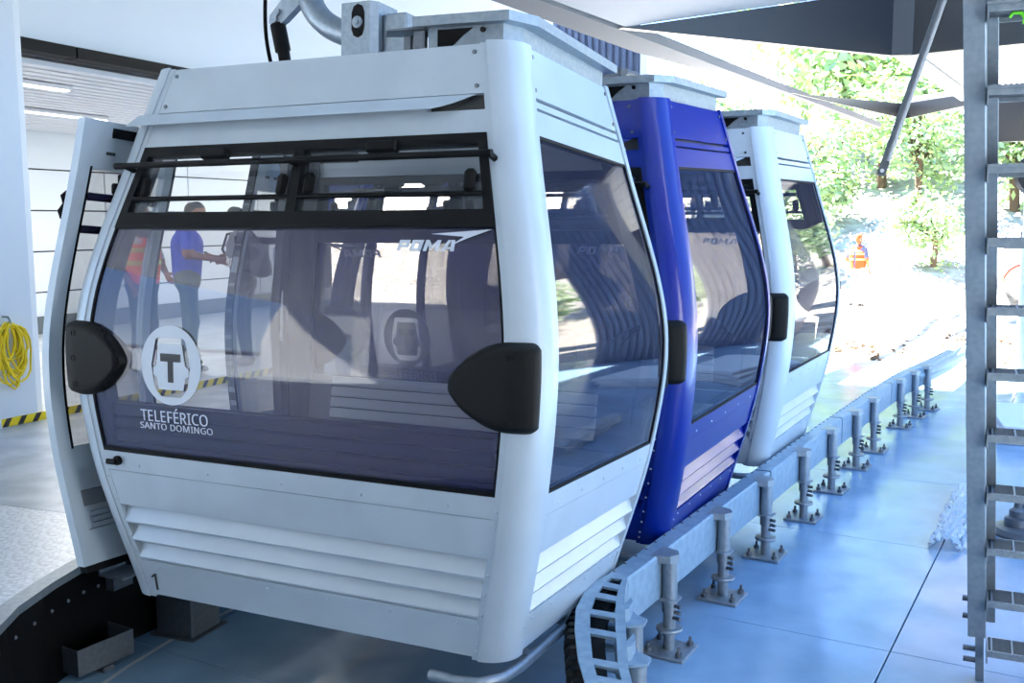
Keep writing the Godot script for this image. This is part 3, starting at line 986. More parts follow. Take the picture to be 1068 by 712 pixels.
# P: elbows, wrists, knees, ankles (pairs right/left), cl: colours ; the figure looks along +z, right hand at -x
func person(label: String, at: Vector3, yaw: float, size: float, P: Dictionary, cl: Dictionary) -> Node3D:
	var root := thing("person", label, "person", at, yaw)
	root.scale = Vector3.ONE * size
	var mb := MB.new()
	var lean: Vector3 = P.get("lean", Vector3.ZERO)
	var hip := Vector3(0, 0.93, 0)
	var chest := Vector3(0, 1.28, 0.01) + lean * 0.7
	var neck := Vector3(0, 1.49, 0.0) + lean
	var head: Vector3 = neck + P.get("head", Vector3(0, 0.15, 0.02))
	var B := []
	B.append([hip + Vector3(-0.07, 0, 0), hip + Vector3(0.07, 0, 0), 0.125, 0.125, cl.pants])
	B.append([hip + Vector3(0, 0.10, 0), chest, 0.135, 0.15, cl.top])
	B.append([chest + Vector3(-0.09, 0.05, 0), chest + Vector3(0.09, 0.05, 0), 0.125, 0.125, cl.top])
	B.append([neck + Vector3(-0.12, -0.06, 0), neck + Vector3(0.12, -0.06, 0), 0.075, 0.075, cl.top])
	B.append([neck + Vector3(0, -0.05, 0), head, 0.055, 0.055, cl.skin])
	for s in 2:
		var sg := -1.0 if s == 0 else 1.0
		var sh := neck + Vector3(sg * 0.18, -0.07, 0)
		var el: Vector3 = P.elbow[s]
		var wr: Vector3 = P.wrist[s]
		B.append([sh, sh.lerp(el, 0.75), 0.062, 0.052, cl.top])
		B.append([sh.lerp(el, 0.75), el, 0.05, 0.045, cl.sleeve])
		B.append([el, wr, 0.043, 0.029, cl.sleeve])
		var kn: Vector3 = P.knee[s]
		var an: Vector3 = P.ankle[s]
		B.append([hip + Vector3(sg * 0.09, -0.02, 0), kn, 0.092, 0.064, cl.pants])
		B.append([kn, an + Vector3(0, 0.03, 0), 0.062, 0.052, cl.pants])
		B.append([an + Vector3(0, -0.035, -0.04), an + Vector3(sg * 0.03, -0.05, 0.13), 0.043, 0.032, cl.shoe])
	sdf(mb, B, 0.021, 0.035)
	# head on a finer grid: skull, jaw, nose, ears, hair
	var H := []
	H.append([head + Vector3(0, 0.03, -0.012), head + Vector3(0, 0.045, 0.012), 0.082, 0.080, cl.skin])
	H.append([head + Vector3(0, -0.02, 0.03), head + Vector3(0, -0.06, 0.045), 0.058, 0.045, cl.skin])
	H.append([head + Vector3(0, 0.012, 0.088), head + Vector3(0, -0.014, 0.10), 0.010, 0.014, cl.skin])
	for s in [-1, 1]:
		H.append([head + Vector3(s * 0.083, 0.02, 0.0), head + Vector3(s * 0.083, -0.015, 0.004), 0.016, 0.012, cl.skin])
		H.append([head + Vector3(s * 0.03, 0.022, 0.086), head + Vector3(s * 0.032, 0.022, 0.087), 0.009, 0.009, lin(0.1, 0.08, 0.07)])
	H.append([head + Vector3(-0.018, -0.045, 0.084), head + Vector3(0.018, -0.045, 0.084), 0.008, 0.008, lin(0.5, 0.28, 0.25)])
	H.append([head + Vector3(0, 0.065, -0.025), head + Vector3(0, 0.075, 0.01), 0.078, 0.072, cl.hair])
	H.append([head + Vector3(0, 0.02, -0.05), head + Vector3(0, -0.03, -0.05), 0.062, 0.045, cl.hair])
	sdf(mb, H, 0.009, 0.015)
	# hands: palm, four fingers of unequal length, thumb from the side of the palm
	for s in 2:
		var sg := -1.0 if s == 0 else 1.0
		var el: Vector3 = P.elbow[s]
		var wr: Vector3 = P.wrist[s]
		var f := (wr - el).normalized()
		var side := f.cross(Vector3(sg, 0, 0.2)).normalized()
		if side.z < 0: side = -side
		var pal := f.cross(side).normalized() * -sg
		var G := []
		var kn := wr + f * 0.09
		G.append([wr - f * 0.03, wr + f * 0.02, 0.027, 0.026, cl.skin])
		for q in [-0.024, 0.0, 0.024]: G.append([wr + f * 0.02 + side * q * 0.7, kn + side * q, 0.020, 0.016, cl.skin])
		for q in 4:
			var ln: float = [0.066, 0.075, 0.070, 0.055][q]
			var a := kn + side * (0.030 - 0.020 * q)
			var m := a + (f * 0.85 + pal * 0.5).normalized() * ln * 0.5
			var e := m + (f * 0.5 + pal * 0.85).normalized() * ln * 0.5
			G.append([a, m, 0.0095, 0.009, cl.skin])
			G.append([m, e, 0.009, 0.0075, cl.skin])
		var t0 := wr + f * 0.03 + side * 0.025
		G.append([t0, t0 + (side + f * 0.8 + pal * 0.4).normalized() * 0.04, 0.013, 0.011, cl.skin])
		G.append([t0 + (side + f * 0.8 + pal * 0.4).normalized() * 0.04, t0 + (side + f * 0.8 + pal * 0.4).normalized() * 0.04 + (f + pal * 0.5).normalized() * 0.03, 0.011, 0.009, cl.skin])
		sdf(mb, G, 0.007, 0.006)
	put(mb, "body", M.person, root, true)
	return root

func vest(root: Node3D, lean: Vector3, c: Color, stripe: Color) -> void:
	var mb := MB.new()
	var st := MB.new()
	var go := []
	var gi := []
	for i in 9:
		var q := i / 8.0
		var y := lerpf(0.93, 1.47, q)
		var ctr := Vector3(0, y, 0.005) + lean * clampf((y - 0.93) / 0.55, 0, 1)
		var rx := lerpf(0.185, 0.235, sin(q * PI * 0.75)) * (1.0 if q < 0.85 else 0.8)
		var rz := lerpf(0.160, 0.158, q) * (1.0 if q < 0.85 else 0.75)
		var a := []
		var b := []
		for k in 29:
			var th := lerpf(-PI / 2 + 0.12 + PI, -PI / 2 - 0.12 + PI * 3, k / 28.0) + PI
			a.append(ctr + Vector3(cos(th) * rx, 0, sin(th) * rz)); b.append(ctr + Vector3(cos(th) * (rx - 0.008), 0, sin(th) * (rz - 0.008)))
		go.append(a); gi.append(b)
	for i in 8:
		for k in 28:
			var ctr: Vector3 = (go[i][0] + go[i][14]) * 0.5
			mb.quad(go[i][k], go[i][k + 1], go[i + 1][k + 1], go[i + 1][k], go[i][k] - ctr)
			if i == 3 or i == 5:
				var d: Vector3 = (go[i][k] - ctr).normalized() * 0.004
				st.quad(go[i][k] + d, go[i][k + 1] + d, go[i][k + 1].lerp(go[i + 1][k + 1], 0.7) + d, go[i][k].lerp(go[i + 1][k], 0.7) + d, d)
	var m := mat("vest", c, 0.7)
	var vo := put(mb, "safety_vest", m, root)
	put(st, "reflective_stripe", mat("stripe", stripe, 0.5), vo)

# ------------------------------------------------------------------ trees
func make_tree(sd: int, h: float, r: float) -> Array:
	var rng := RandomNumberGenerator.new()
	rng.seed = sd
	var tr := MB.new()
	tr.tube([Vector3(0, -0.2, 0), Vector3(0.1, h * 0.35, 0.05), Vector3(0.0, h * 0.7, 0)], [0.16, 0.12, 0.05], 8)
	var lf := MB.new()
	var cl := []
	for k in 16:
		var d := Vector3(rng.randfn(), rng.randfn() * 0.8, rng.randfn()).normalized() * rng.randf_range(0.2, 0.75)
		cl.append([Vector3(d.x * r, h * 0.48 + d.y * h * 0.48, d.z * r), rng.randf_range(0.30, 0.5) * r])
		tr.tube([Vector3(0, h * 0.3, 0), Vector3(d.x * r * 0.5, h * 0.5 + d.y * h * 0.25, d.z * r * 0.5), cl[k][0]], [0.06, 0.04, 0.015], 5)
	for k in 2600:
		var b: Array = cl[rng.randi() % cl.size()]
		var d := Vector3(rng.randfn(), rng.randfn(), rng.randfn()).normalized()
		var p: Vector3 = b[0] + d * b[1] * pow(rng.randf(), 0.4)
		var x := Vector3(rng.randfn(), rng.randfn() * 0.5, rng.randfn()).normalized()
		var nn := (d + Vector3(0, 0.6, 0) + Vector3(rng.randfn(), rng.randfn(), rng.randfn()) * 0.4).normalized()
		x = (x - nn * x.dot(nn)).normalized()
		var y := nn.cross(x)
		var s := rng.randf_range(0.10, 0.19)
		var g := rng.randf()
		lf.col = Color(lerpf(0.17, 0.30, g), lerpf(0.27, 0.40, g), lerpf(0.13, 0.22, rng.randf()))
		lf.flat(p - x * s, p + y * s * 0.45, p + x * s, nn)
		lf.flat(p - x * s, p + x * s, p - y * s * 0.45, nn)
	return [tr.mesh(), lf.mesh(true)]

# ------------------------------------------------------------------ the scene
func _ready() -> void:
	# camera
	var cam := Camera3D.new()
	cam.name = "camera"
	add_child(cam)
	cam.fov = 37.584
	cam.position = Vector3(2.356, 2.049, 3.851)
	cam.rotation_order = EULER_ORDER_YXZ
	cam.rotation_degrees = Vector3(-6.784, 24.861, -0.246)
	cam.current = true
	cam.far = 400.0
	# sky, exposure
	var we := WorldEnvironment.new()
	we.name = "environment"
	var env := Environment.new()
	var skm := ProceduralSkyMaterial.new()
	skm.sky_top_color = Color(0.50, 0.69, 0.95)
	skm.sky_horizon_color = Color(0.80, 0.905, 1.0)
	skm.ground_horizon_color = Color(0.72, 0.72, 0.70)
	skm.ground_bottom_color = Color(0.5, 0.5, 0.48)
	skm.sky_energy_multiplier = 3.0
	skm.ground_energy_multiplier = 2.0
	var sky := Sky.new()
	sky.sky_material = skm
	env.sky = sky
	env.background_mode = Environment.BG_SKY
	env.tonemap_mode = Environment.TONE_MAPPER_LINEAR
	env.tonemap_exposure = 0.34
	env.sdfgi_enabled = true
	env.ssao_enabled = true
	env.ssil_enabled = true
	we.environment = env
	add_child(we)
	var sun := DirectionalLight3D.new()
	sun.name = "sun"
	sun.light_color = Color(1.0, 0.98, 0.94)
	sun.light_energy = 140.0
	sun.light_angular_distance = 0.6
	sun.shadow_enabled = true
	add_child(sun)
	sun.look_at_from_position(Vector3(-4.0, 9.0, -2.0), Vector3.ZERO)

	make_materials()
	build_floor()
	build_platform()
	build_hall()
	build_canopies()
	build_ground()
	make_cabin("white gondola cabin nearest the camera, marked with a small black 1", M.white, "1", Vector3.ZERO, 0.0, -0.05693)
	make_cabin("blue gondola cabin between the two white cabins", M.blue, "", Vector3(0.1223, 0, -1.517), -0.0702, 0.0242)
	make_cabin("white gondola cabin farthest back, behind the blue cabin", M.white, "", Vector3(0.2913, 0, -3.391), -0.0831, 0.0096)
	build_rail()
	build_stair()
	build_people()
	build_clutter()

func build_floor() -> void:
	var fl := setting("floor", "glossy blue-grey painted concrete floor under the cabins", "floor")
	var mb := MB.new()
	mb.box(Vector3(0, -0.13, -1.0), Vector3(24, 0.2, 19.0))
	put(mb, "bed", M.joint, fl)
	# slabs laid along the rail, 8 mm joints between them
	var ang := 0.095
	var u := Vector3(sin(ang), 0, -cos(ang))       # along the rail, away from the camera
	var r := Vector3(cos(ang), 0, sin(ang))        # to the right
	var o := Vector3(2.224, 0, -2.79)
	var bas := Basis(r, Vector3.UP, -u)
	for i in range(-3, 3):
		for j in range(-5, 5):
			var w := 3.1
			var l := 1.72
			var ctr := o + r * (w * (i + 0.5)) + u * (l * (j + 0.5))
			if ctr.z < -9.6 and false: continue
			var s := MB.new()
			s.box(ctr + Vector3(0, -0.02, 0), Vector3(w - 0.007, 0.04, l - (0.005)), bas, 0.002)
			put(s, "slab", M.concrete, fl)
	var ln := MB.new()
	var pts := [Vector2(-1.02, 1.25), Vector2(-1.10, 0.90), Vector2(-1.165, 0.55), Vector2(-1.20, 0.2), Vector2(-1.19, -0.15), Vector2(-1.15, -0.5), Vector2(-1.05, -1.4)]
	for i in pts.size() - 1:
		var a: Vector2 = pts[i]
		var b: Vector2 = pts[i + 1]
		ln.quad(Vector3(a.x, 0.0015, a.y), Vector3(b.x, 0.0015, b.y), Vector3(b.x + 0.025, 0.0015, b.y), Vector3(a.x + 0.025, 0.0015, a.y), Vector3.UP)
	put(ln, "painted_reflection", M.line, fl)  # pale strip painting a light reflection onto the floor

func edge_pts() -> Array:
	return [Vector2(-0.20, -13.0), Vector2(-0.75, -6.8), Vector2(-1.16, -2.2), Vector2(-1.38, 0.2), Vector2(-1.395, 0.45), Vector2(-1.386, 0.633), Vector2(-1.315, 0.876), Vector2(-1.205, 1.154), Vector2(-1.02, 1.45), Vector2(-0.75, 1.80), Vector2(-0.35, 2.12), Vector2(0.2, 2.38), Vector2(0.9, 2.55), Vector2(1.8, 2.62), Vector2(3.6, 2.65)]

func build_platform() -> void:
	var pf := setting("platform", "raised boarding platform with a bright raised-pattern steel plate by the cabin door", "platform")
	var e := edge_pts()
	# near part: patterned plate; beyond: smooth deck
	var near := PackedVector2Array()
	near.append(Vector2(-1.362, 0.04))
	for p in e:
		if p.y > 0.1: near.append(p)
	near.append(Vector2(3.6, 7.0)); near.append(Vector2(-4.3, 7.0)); near.append(Vector2(-4.3, 0.24))
	var mb := MB.new()
	mb.extrude(near, 0.44, 0.50)
	put(mb, "tread_plate", M.tread, pf)
	var far := PackedVector2Array()
	for p in e:
		if p.y < 0.0: far.append(p)
	far.append(Vector2(-1.363, 0.032)); far.append(Vector2(-4.3, 0.232)); far.append(Vector2(-4.3, 7.0)); far.append(Vector2(-10.2, 7.0)); far.append(Vector2(-10.2, -13.0))
	mb = MB.new()
	mb.extrude(far, 0.40, 0.50)
	put(mb, "deck", M.deck, pf)
	# kerb and dark skirt
	var kb := MB.new()
	var sk := MB.new()
	var bo := MB.new()
	var nrm := func(i: int) -> Vector2:
		var a: Vector2 = e[maxi(i - 1, 0)]
		var b: Vector2 = e[mini(i + 1, e.size() - 1)]
		var d := (b - a).normalized()
		return Vector2(d.y, -d.x) * (1.0 if Vector2(d.y, -d.x).dot(Vector2(1, -0.4)) > 0 else -1.0)
	for i in e.size() - 1:
		var n0: Vector2 = nrm.call(i)
		var n1: Vector2 = nrm.call(i + 1)
		var a: Vector2 = e[i]
		var b: Vector2 = e[i + 1]
		var a1 := a + n0 * 0.075
		var b1 := b + n1 * 0.075
		var prof := [[a, b, 0.503], [a1, b1, 0.498], [a1, b1, 0.462], [a, b, 0.455]]
		for k in 3:
			kb.quad(Vector3(prof[k][0].x, prof[k][2], prof[k][0].y), Vector3(prof[k][1].x, prof[k][2], prof[k][1].y), Vector3(prof[k + 1][1].x, prof[k + 1][2], prof[k + 1][1].y), Vector3(prof[k + 1][0].x, prof[k + 1][2], prof[k + 1][0].y), Vector3(n0.x, [1.0, 0.0, -1.0][k], n0.y) if k != 1 else Vector3(n0.x, 0, n0.y))
		var s0 := a + n0 * 0.02
		var s1 := b + n1 * 0.02
		sk.quad(Vector3(s0.x, 0.46, s0.y), Vector3(s1.x, 0.46, s1.y), Vector3(s1.x, 0.0, s1.y), Vector3(s0.x, 0.0, s0.y), Vector3(n0.x, 0, n0.y))
		sk.quad(Vector3(a.x - n0.x * 0.02, 0.44, a.y - n0.y * 0.02), Vector3(b.x - n1.x * 0.02, 0.44, b.y - n1.y * 0.02), Vector3(b.x - n1.x * 0.02, 0.0, b.y - n1.y * 0.02), Vector3(a.x - n0.x * 0.02, 0.0, a.y - n0.y * 0.02), Vector3(-n0.x, 0, -n0.y))
		if a.y > -0.5 and a.y < 2.0:
			for q in [0.3, 0.8]:
				var c := s0.lerp(s1, q)
				for y in [0.34]:
					bo.lathe(Vector3(c.x, y, c.y), [Vector2(0.009, 0), Vector2(0.007, 0.006), Vector2(0, 0.007)], 6, Basis(Quaternion(Vector3.UP, Vector3(n0.x, 0, n0.y).normalized())))
	put(kb, "kerb", M.galv, pf)
	put(sk, "skirt", M.black, pf)
	put(bo, "bolts", M.galv, pf).set_meta("kind", "stuff")
	# box and channel beside the skirt
	var bx := thing("steel_box", "open galvanised steel box low on the floor under the platform edge", "box", Vector3(-1.29, 0.0, 0.62), -0.1)
	mb = MB.new()
	mb.box(Vector3(0.085, 0.09, 0), Vector3(0.008, 0.12, 0.30))
	mb.box(Vector3(-0.0, 0.09, 0.146), Vector3(0.17, 0.12, 0.008))
	mb.box(Vector3(-0.0, 0.09, -0.146), Vector3(0.17, 0.12, 0.008))
	mb.box(Vector3(-0.0, 0.034, 0), Vector3(0.16, 0.008, 0.28))
	put(mb, "tray", M.galv_dark, bx)
	mb = MB.new()
	mb.box(Vector3(0.0, 0.015, 0), Vector3(0.20, 0.03, 0.06), Basis(), 0.004)
	put(mb, "foot", M.galv_dark, bx)
	var bk := thing("support_block", "grey steel support block under the cabin's left edge", "support", Vector3(-1.20, 0, 0.10), 0.06)
	mb = MB.new()
	mb.box(Vector3(0, 0.11, 0), Vector3(0.22, 0.22, 0.22), Basis(), 0.006)
	put(mb, "web", M.galv_dark, bk)
	mb = MB.new()
	mb.box(Vector3(0.0, 0.005, 0), Vector3(0.27, 0.01, 0.27), Basis(), 0.002)
	put(mb, "base_plate", M.galv_dark, bk)
	var ch := thing("door_guide_channel", "short open steel channel at the foot of the open cabin door", "channel", Vector3(-1.27, 0.40, 0.44), 0.0)
	mb = MB.new()
	mb.box(Vector3(0, 0.0, 0), Vector3(0.16, 0.01, 0.16))
	mb.box(Vector3(0, 0.09, 0), Vector3(0.16, 0.01, 0.16))
	mb.box(Vector3(-0.075, 0.045, 0), Vector3(0.01, 0.09, 0.16))
	put(mb, "channel_profile", M.galv, ch)
	mb = MB.new()
	mb.box(Vector3(-0.03, -0.04, 0), Vector3(0.05, 0.07, 0.12))
	put(mb, "bracket", M.galv_dark, ch)

func build_hall() -> void:
	# column with chamfered corner
	var cl := setting("column", "plain white column at the left edge with a yellow rope on it", "column")
	var mb := MB.new()
	mb.extrude(PackedVector2Array([Vector2(-4.42, -1.78), Vector2(-4.36, -1.68), Vector2(-4.36, -0.80), Vector2(-5.2, -0.80), Vector2(-5.2, -1.78)]), 0.5, 5.6)
	put(mb, "shaft", M.wall, cl)
	# bulkhead above the opening
	var bh := setting("wall_bulkhead", "white wall above the dark lintel on the left", "wall")
	mb = MB.new()
	mb.box(Vector3(-4.75, 4.535, -5.5), Vector3(0.3, 2.05, 16.0))
	put(mb, "face", M.wall, bh)
	var lt := setting("trim_1", "dark horizontal lintel strip over the hall opening", "trim")
	var z := 1.6
	while z > -13.4:
		mb = MB.new()
		mb.box(Vector3(-4.60, 3.462, z - 1.0), Vector3(0.18, 0.092, 1.985), Basis(), 0.004)
		put(mb, "lintel_panel", M.lintel, lt)
		z -= 2.0
	# slatted ceiling
	var ce := setting("ceiling", "white slatted ceiling of the hall behind the column", "ceiling")
	mb = MB.new()
	mb.box(Vector3(-7.3, 3.47, -5.5), Vector3(5.2, 0.1, 16.0))
	put(mb, "backing", M.liner_grey, ce)
	var sm := MB.new()
	sm.box(Vector3.ZERO, Vector3(0.135, 0.045, 16.0), Basis(), 0.004)
	var slat := sm.mesh()
	for k in 25:
		share(slat, "slat", M.slat, ce, Transform3D(Basis(), Vector3(-9.6 + 0.2 * k, 3.37, -5.5)))
	# far wall of panels
	var wl := setting("wall_left", "white panelled back wall of the hall", "wall")
	mb = MB.new()
	mb.box(Vector3(-9.95, 2.0, -5.5), Vector3(0.3, 3.4, 16.0))
	put(mb, "backing", M.recess, wl)
	var pm := MB.new()
	pm.box(Vector3.ZERO, Vector3(0.06, 0.560, 1.772), Basis(), 0.004)
	var pmm := pm.mesh()
	for i in 5:
		for j in 8:
			share(pmm, "wall_panel", M.wall_panel, wl, Transform3D(Basis(), Vector3(-9.78, 0.79 + 0.58 * i, 0.5 - 1.79 * j)))
	var bb := setting("baseboard_left", "grey base strip along the hall's back wall", "baseboard")
	mb = MB.new()
	mb.box(Vector3(-9.72, 0.62, -5.5), Vector3(0.06, 0.24, 16.0), Basis(), 0.005)
	put(mb, "strip", M.galv_dark, bb)
	# ceiling lights
	for q in [[-5.52, -2.45, "short bright ceiling light strip nearer the column"], [-7.37, -4.65, "long bright ceiling light strip farther into the hall"], [-6.4, -8.0, "ceiling light strip deep in the hall, above the people"]]:
		var t := thing("light_strip", q[2], "ceiling light", Vector3(q[0], 3.30, q[1]), 0.0, "linear lights on the slatted ceiling")
		mb = MB.new()
		mb.box(Vector3(0, 0.022, 0), Vector3(0.10, 0.04, 1.5), Basis(), 0.006)
		put(mb, "housing", M.slat, t)
		mb = MB.new()
		mb.box(Vector3(0, -0.006, 0), Vector3(0.075, 0.014, 1.46), Basis(), 0.003)
		put(mb, "light_diffuser", M.tube_light, t)
		var al := AreaLight3D.new()
		al.name = "lamp"
		al.area_size = Vector2(0.08, 1.46)
		al.light_color = Color(1, 0.98, 0.94)
		al.light_energy = 26.0
		al.area_range = 20.0
		al.shadow_enabled = true
		t.add_child(al)
		al.position = Vector3(0, -0.02, 0)
		al.rotation_degrees = Vector3(-90, 0, 0)
	# unseen roof over the station, extended to cut light on the cabins
	var rf := setting("roof", "unseen station roof slab above the cabins, extended to block light", "roof")
	mb = MB.new()
	mb.box(Vector3(-4.2, 5.75, 1.4), Vector3(11.6, 0.3, 23.8))
	mb.box(Vector3(3.0, 5.75, 7.2), Vector3(2.8, 0.3, 12.2))  # extension added to keep sky light off the cabin fronts
	put(mb, "slab", M.canopy_white, rf)
	var rw := setting("wall_blocker_side", "unseen white wall added right of the camera to block light", "wall")
	mb = MB.new()
	mb.box(Vector3(4.5, 2.75, 7.2), Vector3(0.3, 6.0, 12.4))  # added out of view to block light from the right front
	put(mb, "face", M.wall, rw)
	var bw := setting("wall_blocker_back", "unseen white wall added behind the camera to cut front light", "wall")
	mb = MB.new()
	mb.box(Vector3(-2.9, 2.75, 13.4), Vector3(14.2, 6.0, 0.3))  # added out of view to dim the light on the cabin fronts
	put(mb, "face", M.wall, bw)
	# corrugated end wall high behind the cabins
	var ew := setting("wall_end", "blue-grey corrugated wall panel high behind the cabins", "wall")
	mb = MB.new()
	mb.box(Vector3(-3.5, 5.2, -12.2), Vector3(1.55, 1.7, 0.1))
	put(mb, "backing", M.corrugated, ew)
	var rb := MB.new()
	rb.box(Vector3.ZERO, Vector3(0.075, 1.7, 0.05), Basis(), 0.012)
	var rbm := rb.mesh()
	for k in 13: share(rbm, "rib", M.corrugated, ew, Transform3D(Basis(), Vector3(-4.2 + 0.118 * k, 5.2, -12.13)))
	var tw := setting("trim_2", "white frame under and beside the corrugated wall panel", "trim")
	mb = MB.new()
	mb.box(Vector3(-2.66, 4.9, -12.15), Vector3(0.12, 3.0, 0.2), Basis(), 0.004)
	mb.box(Vector3(-3.6, 4.28, -12.15), Vector3(1.9, 0.14, 0.2), Basis(), 0.004)
	put(mb, "frame", M.wall, tw)
	# hazard tape along the opening
	var tp := thing("hazard_tape", "yellow and black hazard tape along the foot of the column line", "tape")
	var ye := MB.new()
	var bl := MB.new()
	var a := Vector3(-4.50, 0.535, 1.5)
	var b := Vector3(-4.14, 0.535, -6.0)
	ye.bar(a, b, 0.006, 0.065)
	put(ye, "band", M.yellow, tp)
	var d := (b - a).normalized()
	var ln := a.distance_to(b)
	var k := 0.0
	var sideways := Vector3.UP.cross(d).normalized()
	if sideways.x < 0: sideways = -sideways
	while k < ln - 0.1:
		var q := a + d * k + sideways * 0.0045
		bl.quad(q + Vector3(0, -0.032, 0), q + d * 0.05 + Vector3(0, -0.032, 0), q + d * 0.09 + Vector3(0, 0.032, 0), q + d * 0.04 + Vector3(0, 0.032, 0), sideways)
		k += 0.13
	put(bl, "stripe", M.ink, tp)
	# rope on the column
	var rp := thing("rope_bundle", "tangled bundle of bright yellow rope hung on the white column", "rope", Vector3(-4.33, 1.30, -1.42))
	var rng := RandomNumberGenerator.new()
	rng.seed = 8
	var pts := []
	for i in 15:
		var ww := rng.randf_range(0.05, 0.14)
		var hh := rng.randf_range(0.24, 0.52)
		var cx := rng.randf_range(-0.09, 0.09)
		for s in 16:
			var th := TAU * s / 16.0
			pts.append(Vector3(0.035 + 0.02 * sin(th * 2 + i) + rng.randf_range(-0.012, 0.012), -hh * 0.5 + cos(th) * hh * 0.5 + rng.randf_range(-0.012, 0.012), cx * (0.3 + 0.7 * (0.5 - cos(th) * 0.5)) + sin(th) * ww))
	mb = MB.new()
	mb.tube(pts, 0.0085, 6)
	put(mb, "rope", M.yellow, rp)
	mb = MB.new()
	mb.tube([Vector3(-0.03, 0.05, 0), Vector3(0.03, 0.05, 0), Vector3(0.05, 0.02, 0), Vector3(0.05, -0.02, 0)], 0.008, 8)
	put(mb, "hook", M.galv, rp)

func poly3(mb: MB, pts: Array, thick: Vector3) -> void:
	# planar polygon given in order, given a thickness
	var n := Vector3()
	for i in range(1, pts.size() - 1): n += (pts[i] - pts[0]).cross(pts[i + 1] - pts[0])
	if n.dot(thick) > 0: n = -n
	for i in range(1, pts.size() - 1):
		mb.flat(pts[0], pts[i], pts[i + 1], n)
		mb.flat(pts[0] + thick, pts[i] + thick, pts[i + 1] + thick, -n)
	var c := Vector3()
	for p in pts: c += p / pts.size()
	for i in pts.size():
		var p: Vector3 = pts[i]
		var q: Vector3 = pts[(i + 1) % pts.size()]
		mb.quad(p, q, q + thick, p + thick, (p + q) * 0.5 - c)

